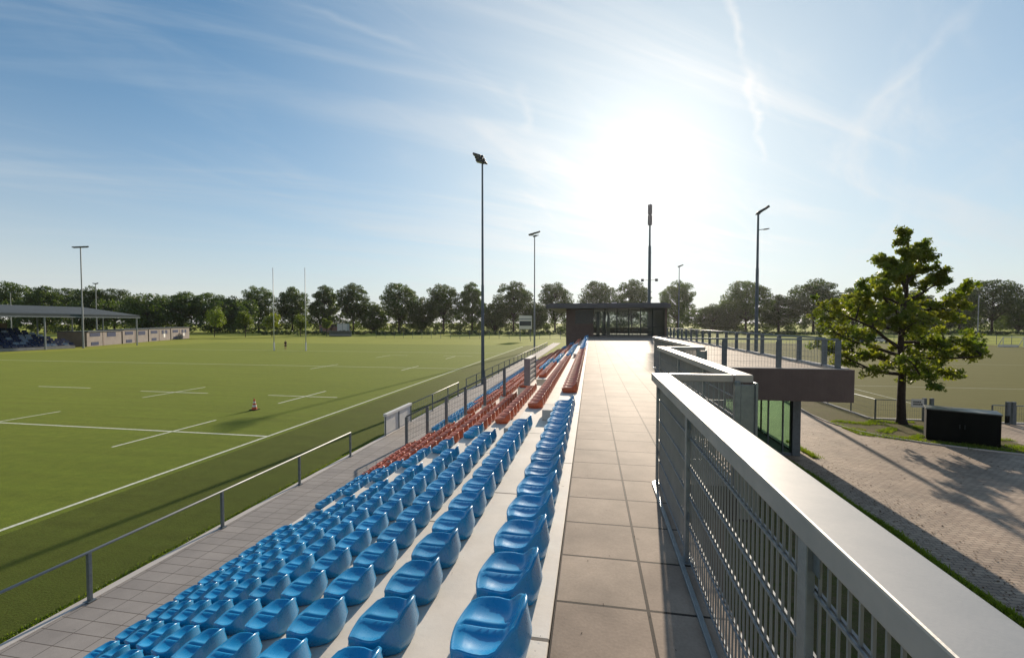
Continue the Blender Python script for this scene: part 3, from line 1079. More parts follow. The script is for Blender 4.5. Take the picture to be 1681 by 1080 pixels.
# near railings ---------------------------------------------------------
def railing(x, y0, y1, posts, label, ret=None, wid=0.2):
    """terrace railing: flat cap, posts, double-wire mesh; ret = x where the cross return starts"""
    e = empty('terrace_railing', (x, y0, TZ), label, 'railing', 'galvanised railings stepping along the terrace edge')
    H = 1.13
    L = y1 - y0
    m = MB()
    m.box(-0.085, 0, H - 0.075, 0.085, L, H)
    m.build('cap_rail', M['cap'], e, bevel=0.006)
    for p in posts:
        m = MB()
        m.box(-0.036, p - y0 - 0.03, 0.0, -0.012, p - y0 + 0.03, H - 0.09)
        m.box(-0.05, p - y0 - 0.05, 0.0, 0.03, p - y0 + 0.05, 0.012)
        m.build('post', M['galv'], e, bevel=0.003)
        for z in (0.3, 0.93):
            m = MB()
            m.box(-0.020, p - y0 - 0.07, z, -0.0165, p - y0 + 0.07, z + 0.06)
            m.build('clamp', M['galvd'], e, bevel=0.003)
    m = MB()
    m.box(-0.078, -1.0 if x < .65 else 0, 0.002, -0.048, L - .06, 0.022)
    m.build('base_angle', M['galv'], e, bevel=0.003)
    m = MB()
    yy = 0.03
    while yy < L - 0.02:
        m.bar((-0.004, yy, 0.03), (-0.004, yy, H - 0.08), 0.0075, 0.0075)
        yy += 0.05
    m.build('mesh_uprights', M['wire'], e)
    m = MB()
    for z in (0.04, 0.25, 0.455, 0.66, 0.865):
        m.bar((-0.012, 0, z), (-0.012, L, z), 0.0085, 0.0085)
        m.bar((0.004, 0, z), (0.004, L, z), 0.0085, 0.0085)
    m.build('mesh_wires', M['wire'], e)
    if ret is not None:
        # cross return towards the previous railing at its near end (y0)
        w = x - 0.1 - ret
        m = MB()
        m.box(ret - x, 0.003, H - 0.075, -0.098, 0.10, H - 0.003)
        m.build('cap_rail', M['cap'], e, bevel=0.006)
        m = MB()
        xx = ret - x + 0.03
        while xx < -0.12:
            m.bar((xx, 0.05, 0.03), (xx, 0.05, H - 0.08), 0.0085, 0.0085)
            xx += 0.05
        for z in (0.25, 0.455, 0.66, 0.865):
            m.bar((ret - x, 0.045, z), (-0.05, 0.045, z), 0.008, 0.008)
        m.build('mesh_uprights', M['galv'], e)
        m = MB()
        m.box(-0.10, -0.05, 0.0, -0.045, 0.0, H - 0.09)
        m.box(-0.043, -0.04, -0.3, 0.085, -0.03, H - 0.09)
        m.box(0.087, -0.06, -0.3, 0.11, 0.04, H - 0.07)
        m.tube((-0.072, -0.025, H - 0.09), (-0.072, -0.025, H - 0.06), 0.03)
        m.build('corner_post', M['galv'], e, bevel=0.004)
    return e


rl0 = railing(0.612, -1.6, 4.73, [-0.35, 1.42, 3.17, 4.69], 'nearest galvanised railing with wide flat cap in the foreground')
rl0.rotation_euler = (0, 0, -0.0143)
railing(1.50, 4.70, 9.98, [6.2, 7.9, 9.93], 'middle stepped railing behind the nearest one, with square corner post', 0.80)
railing(2.32, 9.98, 16.9, [11.7, 13.4, 15.1, 16.8], 'farthest stepped railing, ending against the deck fence', 1.62)

# deck fences -------------------------------------------------------------
def blade_fence(pts, label, mesh_step=0.1, blades='x', H=1.06):
    a, b = Vector(pts[0]), Vector(pts[-1])
    e = empty('deck_fence', pts[0], label, 'fence', 'mesh fences round the terrace deck')
    m = MB()
    d = b - a
    m.tube((0, 0, H), (d.x, d.y, H), 0.03)
    m.build('handrail', M['galv'], e, smooth=True)
    for p in pts:
        q = Vector(p) - a
        m = MB()
        if blades == 'x':
            m.box(q.x - 0.085, q.y - 0.04, 0, q.x + 0.085, q.y - 0.015, H - 0.03)
            m.box(q.x - 0.085, q.y + 0.015, 0, q.x + 0.085, q.y + 0.04, H - 0.09)
            m.box(q.x - 0.085, q.y - 0.014, 0, q.x - 0.065, q.y + 0.014, H - 0.12)
        else:
            m.box(q.x - 0.10, q.y - 0.05, 0, q.x + 0.06, q.y + 0.05, H - 0.03)
        m.build('post', M['galvd'], e, bevel=0.004)
    m = MB()
    n = int(d.length / mesh_step)
    for i in range(n):
        q = d * (i + .5) / n
        m.bar((q.x, q.y, 0.06), (q.x, q.y, H - 0.03), 0.005, 0.005)
    for z in (0.06, 0.26, 0.46, 0.66, 0.86):
        m.bar((0, 0, z), (d.x, d.y, z), 0.006, 0.006)
    m.build('mesh_panel', M['galv'], e)
    return e


blade_fence([(2.5, 17.2, TZ), (4.80, 17.2, TZ), (6.62, 17.2, TZ), (8.52, 17.2, TZ)], 'mesh fence across the near edge of the deck above brown fascia')
blade_fence([(8.72, 18.5 + 2.05 * i, TZ) for i in range(18)], 'long mesh fence with blade posts down the right deck edge', 0.12, 'y')

# ------------------------------------------------------------------ clubhouse
cb = empty('clubhouse', (0, 54.7, 0), 'single storey glazed clubhouse with flat overhanging roof at terrace end', 'building')
Y0 = 54.7
m = MB()
m.box(-3.0, 0, -0.2, 0.3, 0.3, TZ + 3.3)
m.box(-3.0, 0.303, -0.2, -2.7, 16, TZ + 3.3)
m.box(8.62, 0, -0.2, 8.86, 16, TZ + 3.3)
m.box(0.303, 0, -0.2, 8.617, 0.3, TZ)
m.box(-2.69, 15.7, 0, 8.61, 16, TZ + 0.9)
for i in range(26):
    m.box(-2.98 + i * 0.127, -0.02, 0, -2.92 + i * 0.127, 0.0, TZ + 3.25)
m.build('wall', M['brown'], cb)
m = MB()
m.box(-5.2, -2.6, TZ + 3.32, 8.85, 17, TZ + 3.78)
m.box(-4.9, -2.3, TZ + 3.782, 8.55, 16.6, TZ + 3.9)
rf = m.build('roof', M['roof'], cb, bevel=0.02)
m = MB()
m.box(2.6, 2.5, TZ + 3.92, 3.2, 3.2, TZ + 4.2)
m.box(5.0, 4.5, TZ + 3.92, 5.5, 5.2, TZ + 4.15)
m.build('roof_vent', M['white'], rf, bevel=0.05)
m = MB()
m.box(-1.9, -0.05, TZ + 1.5, 0.25, -0.03, TZ + 3.2)
m.build('window', M['glassd'], cb)
for i in range(6):
    x0 = 0.33 + i * 1.38
    m = MB()
    m.box(x0 + 0.05, 0.1, TZ + 0.12, x0 + 1.33, 0.115, TZ + 3.25)
    w = m.build('window', M['glassd'], cb)
    m = MB()
    m.box(x0, 0.05, TZ + 0.02, x0 + 0.05, 0.17, TZ + 3.3)
    m.box(x0 + 0.053, 0.05, TZ + 0.02, x0 + 1.327, 0.17, TZ + 0.12)
    m.box(x0 + 1.33, 0.05, TZ + 0.02, x0 + 1.377, 0.17, TZ + 3.3)
    if i > 3:
        m.box(x0 + 0.053, 0.06, TZ + 1.1, x0 + 1.327, 0.16, TZ + 1.16)
    m.build('frame', M['frame'], w)
m = MB()
m.box(0.3, 0.5, TZ - 0.1, 8.6, 15.6, TZ + 0.01)
m.build('interior_floor', M['concd'], cb)
for (x, w_) in ((0.7, 0.4), (1.35, 0.5), (1.9, 0.45)):
    m = MB()
    for j in range(7):
        m.tube((x + j * w_ / 7, 0.7 + 0.05 * (j % 2), TZ + 0.15), (x + 0.12 + j * w_ / 14, 0.7, TZ + 2.9), 0.045, 0.02)
    m.build('curtain', M['curtain'], cb, smooth=True)
for i, (x, y) in enumerate([(2.3, 2.0), (3.3, 2.4), (4.4, 1.8), (5.4, 2.2), (7.2, 2.0)]):
    t = empty('cafe_table', (x, Y0 + y, TZ + 0.01), '%s cafe table from the left behind the clubhouse glass' % ORD[i], 'table', 'tables inside the clubhouse')
    m = MB()
    m.box(-0.35, -0.35, 0.72, 0.35, 0.35, 0.75)
    m.build('tabletop', M['white'], t)
    for sx, sy in ((-.3, -.3), (.3, -.3), (.3, .3), (-.3, .3)):
        m = MB()
        m.tube((sx, sy, 0), (sx, sy, 0.72), 0.02)
        m.build('leg', M['galvd'], t)
m = MB()
m.box(1.2, -0.02, TZ + 0.001, 8.6, 0.03, TZ + 0.07)
m.build('threshold', M['concd'], cb)

# ------------------------------------------------------------------ masts
def mast(x, y, h, r0, r1, label, heads, mat, kind='floodlight_mast', az=0.0, collar=None):
    e = empty(kind, (x, y, 0), label, 'floodlight', None, az)
    m = MB()
    hc = collar if collar else h * 0.45
    m.tube((0, 0, 0), (0, 0, hc), r0, r0 * 0.78, 12)
    m.tube((0, 0, hc), (0, 0, h), r0 * 0.66, r1, 12)
    m.tube((0, 0, 0), (0, 0, 0.04), r0 * 2.1, r0 * 2.1, 12)
    m.build('pole', M[mat], e, smooth=False)
    m = MB()
    m.bar((-heads['w'] / 2, 0, h), (heads['w'] / 2, 0, h), 0.1, 0.1)
    m.build('crossbar', M[mat], e)
    for (dx, dz, tilt, sz) in heads['l']:
        if dz < -1:
            m = MB()
            m.bar((0, 0, h + dz - .05), (dx, 0, h + dz), 0.05, 0.05)
            m.build('arm', M[mat], e)
        m = MB()
        R = Matrix.Translation((dx, 0, h + dz)) @ Matrix.Rotation(tilt, 4, 'Y')
        m.box(-0.5 * sz, -0.26 * sz, -0.10 * sz, 0.32 * sz, 0.26 * sz, 0.08 * sz, R)
        m.box(0.32 * sz, -0.14 * sz, -0.08 * sz, 0.55 * sz, 0.14 * sz, 0.12 * sz, R)
        hd = m.build('lamp_head', M['lamp'], e, bevel=0.03)
        m = MB()
        m.box(-0.45 * sz, -0.22 * sz, -0.12 * sz, 0.25 * sz, 0.22 * sz, -0.10 * sz, R)
        m.build('lens', M['glassr'], hd)
    return e


mast(-8.75, 35.3, 18.15, 0.15, 0.07, 'tallest dark floodlight mast rising from the walkway beside the stand',
     dict(w=0.5, l=[(-0.35, 0.52, 0.35, 0.85), (-0.2, 0.25, 0.3, 0.8), (-0.1, 0.0, 0.3, 0.85), (0.18, -0.1, 0.5, 0.5)]), 'mast')
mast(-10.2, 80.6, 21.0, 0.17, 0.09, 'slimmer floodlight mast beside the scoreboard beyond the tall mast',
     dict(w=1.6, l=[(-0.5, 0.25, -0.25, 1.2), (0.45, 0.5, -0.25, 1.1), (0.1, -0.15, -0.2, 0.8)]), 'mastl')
mast(13.3, 39, 13.9, 0.15, 0.075, 'floodlight mast rising behind the deck fence right of the clubhouse',
     dict(w=0.3, l=[(0.35, 0.3, -0.5, 0.95), (0.05, 0.05, -0.4, 0.5), (0.62, -1.25, -0.1, 0.42)]), 'mast', collar=9.5)
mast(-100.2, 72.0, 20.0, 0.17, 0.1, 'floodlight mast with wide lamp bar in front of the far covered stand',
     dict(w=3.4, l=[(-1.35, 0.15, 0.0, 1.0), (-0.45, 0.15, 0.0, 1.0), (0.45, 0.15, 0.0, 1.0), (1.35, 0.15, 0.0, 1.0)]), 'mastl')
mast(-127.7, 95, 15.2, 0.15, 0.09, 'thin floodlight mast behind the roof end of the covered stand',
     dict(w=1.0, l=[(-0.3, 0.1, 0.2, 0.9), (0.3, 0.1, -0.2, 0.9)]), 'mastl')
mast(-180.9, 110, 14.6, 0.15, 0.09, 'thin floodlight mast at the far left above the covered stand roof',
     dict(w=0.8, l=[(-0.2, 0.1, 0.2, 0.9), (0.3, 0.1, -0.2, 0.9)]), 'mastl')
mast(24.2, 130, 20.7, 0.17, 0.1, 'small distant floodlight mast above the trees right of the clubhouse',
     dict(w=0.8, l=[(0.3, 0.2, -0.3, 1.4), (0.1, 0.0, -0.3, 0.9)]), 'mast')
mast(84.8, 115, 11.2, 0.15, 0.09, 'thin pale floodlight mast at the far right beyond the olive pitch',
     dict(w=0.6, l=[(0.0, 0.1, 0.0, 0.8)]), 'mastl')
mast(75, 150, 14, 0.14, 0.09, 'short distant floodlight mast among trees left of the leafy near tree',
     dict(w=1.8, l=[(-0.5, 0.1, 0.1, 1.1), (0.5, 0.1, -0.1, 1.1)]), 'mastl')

# antenna mast behind clubhouse
am = empty('antenna_mast', (9.35, 75, 0), 'tall antenna mast with slim pale panels behind the clubhouse roof', 'antenna mast')
m = MB()
m.tube((0, 0, 0), (0, 0, 17.5), 0.30, 0.22, 12)
m.tube((0, 0, 17.5), (0, 0, 24.0), 0.15, 0.12, 12)
m.tube((0, 0, 16.4), (0, 0, 16.5), 0.26, 0.26, 12)
m.tube((-1.1, 0, 12.0), (1.1, 0, 12.0), 0.04, 0.04, 6)
m.build('pole', M['mast'], am)
for i, z in enumerate((20.9, 22.6)):
    for a in range(3):
        t = a * 2 * pi / 3 + 0.5
        m = MB()
        R = Matrix.Translation((cos(t) * 0.25, sin(t) * 0.25, z)) @ Matrix.Rotation(t, 4, 'Z')
        m.box(-0.07, -0.15, 0, 0.07, 0.15, 1.6, R)
        m.build('antenna_panel', simple('antenna grey', (0.42, 0.36, 0.38), 0.6) if i + a == 0 else bpy.data.materials['antenna grey'], am, bevel=0.02)
for s in (-1, 1):
    m = MB()
    m.box(s * 1.1 - 0.22, -0.15, 11.8, s * 1.1 + 0.22, 0.15, 12.2)
    m.build('bracket_lamp', M['lamp'], am, bevel=0.03)

# ------------------------------------------------------------------ pitch things
for i, (x, y) in enumerate([(-56.8, 71.5), (-51.0, 72.4)]):
    e = empty('goal_post', (x, y, 0), '%s tall white rugby upright on the far goal line' % ['left', 'right'][i], 'goal post', 'rugby uprights')
    m = MB()
    m.tube((0, 0, 1.5), (0, 0, 15.0), 0.085, 0.06, 10)
    m.build('upright', M['white'], e, smooth=True)
    m = MB()
    m.tube((0, 0, 0), (0, 0, 1.5), 0.14, 0.14, 10)
    m.build('sleeve', M['white'], e)

cn = empty('traffic_cone', (-19.35, 22.65, 0), 'red and white striped traffic cone standing on the pitch', 'cone')
m = MB()
m.box(-0.2, -0.2, 0, 0.2, 0.2, 0.04)
m.build('base', M['black'], cn, bevel=0.008)
hs = [0.04, 0.18, 0.30, 0.40, 0.50, 0.66]
rr = lambda z: 0.155 - 0.125 * (z / 0.66)
m = MB()
for i in range(5):
    m.mi = 0 if i % 2 == 0 else 1
    m.tube((0, 0, hs[i]), (0, 0, hs[i + 1]), rr(hs[i]), rr(hs[i + 1]), 16, cap=(i == 4))
m.build('striped_body', [M['orange'], M['white']], cn)

# person: one continuous skin-modifier body, clothes as children
pe = empty('person', (-56.6, 74.3, 0), 'person in black top and shorts standing between the uprights', 'person')


def skinned(name, pts, edges, rad, mat, parent, sub=2):
    me = bpy.data.meshes.new(name)
    me.from_pydata(pts, edges, [])
    me.materials.append(mat)
    o = bpy.data.objects.new(name, me)
    COL.objects.link(o)
    o.parent = parent
    o.modifiers.new('skin', 'SKIN').use_smooth_shade = True
    for i, v in enumerate(me.skin_vertices[0].data):
        v.radius = (rad[i][0], rad[i][1]) if isinstance(rad[i], tuple) else (rad[i], rad[i])
        v.use_root = (i == 0)
    s = o.modifiers.new('sub', 'SUBSURF')
    s.levels = s.render_levels = sub
    return o


bp_ = [(0, 0, .94), (0, 0, 1.12), (0, 0, 1.32), (0, 0, 1.46), (0, 0, 1.53), (0, -.01, 1.60), (0, -.02, 1.70),
       (.09, 0, .88), (.11, -.02, .48), (.12, .02, .08), (.13, -.12, .04),
       (-.09, 0, .88), (-.12, -.02, .48), (-.14, .02, .08), (-.15, -.12, .04),
       (.19, 0, 1.42), (.26, .02, 1.14), (.24, -.10, .92), (.23, -.14, .83),
       (-.19, 0, 1.42), (-.27, .02, 1.14), (-.25, -.10, .92), (-.24, -.14, .83)]
be = [(0, 1), (1, 2), (2, 3), (3, 4), (4, 5), (5, 6), (0, 7), (7, 8), (8, 9), (9, 10), (0, 11), (11, 12), (12, 13), (13, 14),
      (3, 15), (15, 16), (16, 17), (17, 18), (3, 19), (19, 20), (20, 21), (21, 22)]
brad = [(.14, .10), (.13, .09), (.15, .10), (.11, .08), .055, .085, .08, .085, .058, .042, .035, .085, .058, .042, .035, .055, .042, .034, .035, .055, .042, .034, .035]
skinned('body', bp_, be, brad, M['skin'], pe)
skinned('shirt', [(0, 0, .98), (0, 0, 1.15), (0, 0, 1.34), (0, 0, 1.45), (.19, 0, 1.41), (.24, .01, 1.25), (-.19, 0, 1.41), (-.25, .01, 1.25)],
        [(0, 1), (1, 2), (2, 3), (3, 4), (4, 5), (3, 6), (6, 7)], [(.16, .12), (.155, .11), (.17, .12), (.12, .095), .075, .065, .075, .065], M['cloth'], pe)
skinned('shorts', [(0, 0, .97), (.1, 0, .84), (.12, -.01, .60), (-.1, 0, .84), (-.12, -.01, .60)], [(0, 1), (1, 2), (0, 3), (3, 4)], [(.16, .12), .11, .095, .11, .095], M['cloth'], pe)
skinned('hair', [(0, 0, 1.74), (0, .03, 1.66)], [(0, 1)], [.09, .085], M['cloth'], pe)

# scoreboard
sb = empty('scoreboard', (-17.7, 120, 0), 'scoreboard with dark screen between pale bands on two posts beyond pitch', 'scoreboard')
m = MB()
m.box(-1.75, 0, 3.3, 1.75, 0.25, 7.0)
m.build('panel', M['white'], sb, bevel=0.02)
m = MB()
m.box(-1.6, -0.03, 4.2, 1.6, -0.003, 5.5)
m.build('screen', M['screen'], sb)
m = MB()
m.box(-1.75, -0.02, 5.95, 1.75, -0.003, 6.15)
m.build('band', M['mast'], sb)
for s in (-1.45, 1.45):
    m = MB()
    m.tube((s, 0.12, 0), (s, 0.12, 3.3), 0.09)
    m.build('post', M['mast'], sb)
# small bush at scoreboard foot is part of the rough beyond the pitch

# far ball-stop fence
bf = empty('ball_stop_fence', (-70, 136, 0), 'thin far wire fence with regular posts beyond the pitch end', 'fence')
for i in range(24):
    m = MB()
    m.tube((i * 3.2, 0, 0), (i * 3.2, 0, 2.6), 0.05, 0.05, 6)
    m.build('post', M['mast'], bf)
m = MB()
for z in (0.1, 0.9, 1.7, 2.55):
    m.bar((0, 0, z), (23 * 3.2, 0, z), 0.03, 0.03)
m.build('wires', M['mast'], bf)
rf2 = empty('boundary_fence', (60, 121, 0), 'far wire fence behind the olive pitch on the right', 'fence')
for i in range(16):
    m = MB()
    m.tube((i * 3, 0, 0), (i * 3, 0, 2.2), 0.05, 0.05, 6)
    m.build('post', M['galvd'], rf2)
m = MB()
for z in (0.1, 0.8, 1.5, 2.15):
    m.bar((0, 0, z), (45, 0, z), 0.03, 0.03)
m.build('wires', M['galvd'], rf2)

# ------------------------------------------------------------------ right foreground: fence, sign, cabinet, gate
rfn = empty('low_pitch_fence', (14.7, 26.0, 0), 'low grey mesh fence turning the corner behind the leafy tree', 'fence')


def lowfence(e, a, b, n, H=1.08):
    a, b = Vector(a), Vector(b)
    d = b - a
    for i in range(n + 1):
        q = a + d * i / n
        m = MB()
        m.tube((q.x, q.y, 0), (q.x, q.y, H), 0.03, 0.03, 8)
        m.build('post', M['galvd'], e)
    m = MB()
    m.tube((a.x, a.y, H), (b.x, b.y, H), 0.024)
    m.build('handrail', M['galv'], e)
    m = MB()
    k = int(d.length / 0.1)
    for i in range(k):
        q = a + d * (i + .5) / k
        m.bar((q.x, q.y, .06), (q.x, q.y, H - .03), 0.005, 0.005)
    for z in (.06, .3, .55, .8):
        m.bar((a.x, a.y, z), (b.x, b.y, z), 0.006, 0.006)
    m.build('mesh_panel', M['galvd'], e)


lowfence(rfn, (0, 0, 0), (2.25, 0, 0), 1)
lowfence(rfn, (0, 0.03, 0), (-0.05, 2.1, 0), 1)
lowfence(rfn, (-0.05, 2.12, 0), (-0.3, 24, 0), 9)
gt = empty('gate_posts', (17.05, 26.0, 0), 'pair of stout grey gate posts beside the black cabinet', 'gate post')
for dx in (-0.12, 0.2):
    m = MB()
    m.box(dx - 0.07, -0.07, 0, dx + 0.07, 0.07, 1.22)
    m.build('post', M['galvd'], gt, bevel=0.01)
rg = empty('low_pitch_fence', (19.9, 26.0, 0), 'low grey mesh fence with swing gate right of the black cabinet', 'fence')
lowfence(rg, (0, 0, 0), (0.6, 0, 0), 1, 0.95)
lowfence(rg, (1.0, 0, 0), (7.0, 0, 0), 3, 0.95)
for dx in (0.66, 0.9):
    m = MB()
    m.box(dx - 0.07, -0.07, 0, dx + 0.07, 0.07, 1.15)
    m.build('gate_post', M['galvd'], rg, bevel=0.01)
m = MB()
m.box(0.5, -0.1, 0.1, 0.68, -0.072, 0.45)
m.build('lock_box', M['black'], rg)
sg = empty('sign', (16.57, 25.93, 0.75), 'small white sign with grey lettering hung on the low fence', 'sign')
m = MB()
m.box(-0.29, -0.012, 0, 0.29, 0.0, 0.42)
m.build('plate', M['white'], sg)
random.seed(11)
m = MB()
for r, (z, n) in enumerate(((0.24, 4), (0.12, 5))):
    m = MB()
    x = -0.2
    for i in range(n):
        w = random.uniform(0.05, 0.085)
        m.box(x, -0.016, z, x + w, -0.0125, z + 0.07)
        x += w + 0.02
    m.box(-0.2, -0.0145, z - .004, x, -0.0122, z + 0.004)
    m.build('lettering', M['frame'], sg)

bx = empty('black_cabinet', (14.45, 22.06, 0), 'large black steel cabinet with pale top edge on the verge', 'cabinet', None, math.atan2(20.98 - 22.06, 16.4 - 14.45))
Lb = math.hypot(20.98 - 22.06, 16.4 - 14.45)
m = MB()
m.box(0, 0, 0.02, Lb, 1.05, 1.32)
m.build('body', M['black'], bx, bevel=0.012)
m = MB()
m.box(-0.03, -0.03, 1.322, Lb + 0.03, 1.08, 1.37)
m.build('lid', simple('cabinet lid', (0.13, 0.14, 0.12), 0.4), bx, bevel=0.008)
for i in range(2):
    m = MB()
    m.box(0.03 + i * Lb / 2, -0.016, 0.08, (i + 1) * Lb / 2 - 0.03, -0.003, 1.27)
    dr = m.build('door', M['black'], bx)
    m = MB()
    m.box(Lb / 2 + (-0.09 if i == 0 else 0.06), -0.035, 0.62, Lb / 2 + (-0.06 if i == 0 else 0.09), -0.018, 0.80)
    m.build('handle', M['frame'], dr)

# ------------------------------------------------------------------ trees
def leaf_quads(m, c, n, rad, size, rng, flat=1.0):
    for _ in range(n):
        while True:
            p = Vector((rng.uniform(-1, 1), rng.uniform(-1, 1), rng.uniform(-1, 1)))
            if p.length < 1:
                break
        p = Vector((p.x * rad, p.y * rad, p.z * rad * flat)) + c
        a = Vector((rng.gauss(0, 1), rng.gauss(0, 1), rng.gauss(0, 1))).normalized()
        b = a.orthogonal().normalized()
        b = Matrix.Rotation(rng.uniform(0, 6.28), 3, a) @ b
        c2 = a.cross(b)
        s = size * rng.uniform(0.6, 1.3)
        m.add([p - b * s, p - c2 * s * .55, p + b * s, p + c2 * s * .55], [(0, 1, 2, 3)])


def far_tree_meshes(seed, h, w, style):
    """returns (crown MB, trunk MB): limbs reach leaf clumps spread through an uneven crown"""
    rng = random.Random(seed)
    cr, tr = MB(), MB()
    base = 0.13 * h if style == 'round' else (0.05 * h if style == 'bush' else 0.16 * h)
    tr.tube((0, 0, 0), (0, 0, base * 1.2), 0.45, 0.36, 8)
    cz, sz = (0.60, 0.40) if style == 'round' else ((0.56, 0.44) if style == 'tall' else (0.50, 0.47))
    tr.tube((0, 0, base), (0, 0, h * .8), .34, .08, 7)
    nt_ = 95 if style != 'bush' else 70
    for i in range(nt_):
        a = i * 2.39996 + rng.uniform(-.3, .3)
        zz_ = 1 - 2 * (i + .5) / nt_ + rng.uniform(-.08, .08)
        rad_ = sqrt(max(0, 1 - zz_ * zz_))
        k_ = rng.choice((1.0, .97, .92, .8, .55)) * rng.uniform(.90, 1.02)
        wz = 1.0 if style != 'tall' else (0.85 + .25 * (zz_ < 0))
        q = Vector((cos(a) * rad_ * w * .40 * k_ * wz, sin(a) * rad_ * w * .40 * k_ * wz, h * (cz + (sz - .06) * zz_ * k_)))
        if i % 2 == 0:
            s_ = Vector((0, 0, max(base, q.z - rad_ * w * .38)))
            tr.tube(s_, q, 0.15, 0.04, 5)
        R = rng.uniform(.075, .135) * w
        leaf_quads(cr, q, int(170 * (R / (w * .12)) ** 2), R, 0.34, rng, .8)
    return cr, tr


kinds = {}
for i, (nm, h, w, stl) in enumerate([('round', 26, 17, 'round'), ('roundb', 26, 18, 'round'), ('tall', 26, 15, 'tall'), ('bush', 17, 16, 'bush'), ('bushb', 15, 18, 'bush'), ('roundc', 26, 19, 'round')]):
    cr, tr = far_tree_meshes(40 + i, h, w, stl)
    e = empty('far_tree', (0, 0, -500))
    c_ = cr.build('crown', M['leaf'], e)
    t_ = tr.build('trunk', M['bark'], e)
    kinds[nm] = (e, h, w)
F_ = Vector((-sin(radians(10.123)), cos(radians(10.123)), 0))
R_ = Vector((cos(radians(10.123)), sin(radians(10.123)), 0))


def at_dir(px, depth):
    return F_ * depth + R_ * ((px - 840.5) / 725 * depth)


TL = [  # px centre in the 1681-wide photograph, top row, depth (m), crown kind, width px
    (22, 459, 225, 'roundb', 62), (75, 466, 215, 'tall', 52), (112, 470, 230, 'roundc', 60), (150, 467, 220, 'bush', 55), (188, 471, 225, 'roundc', 62),
    (243, 479, 200, 'bushb', 75), (300, 476, 215, 'roundb', 70), (347, 478, 225, 'roundc', 60), (383, 484, 225, 'bush', 55),
    (425, 467, 240, 'roundb', 52), (480, 469, 245, 'round', 48), (533, 465, 245, 'tall', 46), (580, 463, 240, 'round', 50),
    (655, 461, 235, 'roundc', 60), (728, 463, 235, 'roundb', 58), (775, 460, 245, 'tall', 44), (843, 460, 235, 'round', 58),
    (911, 460, 235, 'roundb', 54), (980, 458, 235, 'roundc', 60), (1037, 457, 240, 'round', 54), (1112, 458, 235, 'roundb', 58),
    (1224, 457, 230, 'roundc', 72), (1335, 455, 225, 'roundb', 74), (1278, 481, 235, 'tall', 60), (1400, 470, 230, 'round', 60),
    (1575, 468, 215, 'tall', 56), (1628, 455, 215, 'roundc', 72), (1672, 482, 215, 'bush', 50), (1500, 475, 225, 'round', 60),
    (1170, 497, 240, 'bush', 50), (1195, 488, 245, 'bushb', 46), (612, 494, 240, 'bush', 44), (693, 486, 238, 'bushb', 48), (812, 492, 238, 'bush', 44), (878, 494, 238, 'bushb', 44), (1450, 488, 230, 'bush', 60), (1545, 492, 222, 'bushb', 60)]
TLW = ['far left edge', 'left, above the covered stand roof', 'left, behind the wide-barred mast', 'left, between mast and stand roof end', 'left, behind the roof end of the covered stand',
       'left, just past the covered stand', 'left, behind the long low huts', 'left, behind the smaller sapling', 'left, ending the dense dark wood',
       'first round crown left of the uprights', 'between the two uprights', 'just right of the uprights', 'above the red brick hut',
       'well left of the tallest mast', 'left of the tallest mast', 'behind the tallest mast', 'just right of the tallest mast',
       'behind the slim mast', 'above the left half of the clubhouse', 'beside the antenna mast', 'right of the antenna mast',
       'behind the right-hand floodlight mast', 'left of the leafy near tree', 'between two taller crowns right of clubhouse', 'partly behind the left side of the leafy near tree',
       'just right of the leafy near tree', 'far right, tallest there', 'at the right edge of the photo', 'mostly hidden by the leafy near tree',
       'low, first right of the clubhouse roof', 'low, second right of the clubhouse roof', 'low, right of the brick hut', 'low, between two round crowns left of mast', 'low, between tallest and slim mast', 'low, beside the scoreboard', 'low, behind the leafy near tree trunk', 'low, right behind the leafy near tree']
rng = random.Random(5)
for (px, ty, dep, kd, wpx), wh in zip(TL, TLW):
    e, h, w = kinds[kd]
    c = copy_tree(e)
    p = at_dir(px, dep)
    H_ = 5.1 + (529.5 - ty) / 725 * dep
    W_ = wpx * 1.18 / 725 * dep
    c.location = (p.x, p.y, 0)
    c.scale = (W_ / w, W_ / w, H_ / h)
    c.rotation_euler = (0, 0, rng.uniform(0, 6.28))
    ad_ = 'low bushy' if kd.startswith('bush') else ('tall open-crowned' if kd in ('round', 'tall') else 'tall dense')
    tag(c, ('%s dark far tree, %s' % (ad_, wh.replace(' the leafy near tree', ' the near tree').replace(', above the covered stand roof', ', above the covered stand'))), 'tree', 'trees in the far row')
for e, h, w in kinds.values():
    for ch in list(e.children):
        bpy.data.objects.remove(ch)
    bpy.data.objects.remove(e)

# understorey of the far wood: one mass nobody could count
rng = random.Random(9)
m = MB()
for i in range(2300):
    px = rng.uniform(-60, 1760)
    if px < 420:
        hmax, dep = 15.0, rng.uniform(205, 235)
    elif px < 1150:
        hmax, dep = 12.5, rng.uniform(238, 262)
    else:
        hmax, dep = 12.0, rng.uniform(235, 255)
    p = at_dir(px, dep)
    R = rng.uniform(1.6, 3.0)
    leaf_quads(m, Vector((p.x, p.y, rng.uniform(0.8, hmax))), 60, R, 0.5, rng, .8)
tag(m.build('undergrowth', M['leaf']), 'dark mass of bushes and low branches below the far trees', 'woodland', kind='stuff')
# clipped hedge line
m = MB()
for i in range(900):
    px = rng.uniform(420, 1740)
    dep = rng.uniform(182, 185)
    p = at_dir(px, dep)
    leaf_quads(m, Vector((p.x, p.y, rng.uniform(0.3, 1.5))), 22, 0.8, 0.32, rng, .6)
tag(m.build('hedge', M['hedge']), 'long low dark hedge across the meadow before the far trees', 'hedge', kind='stuff')


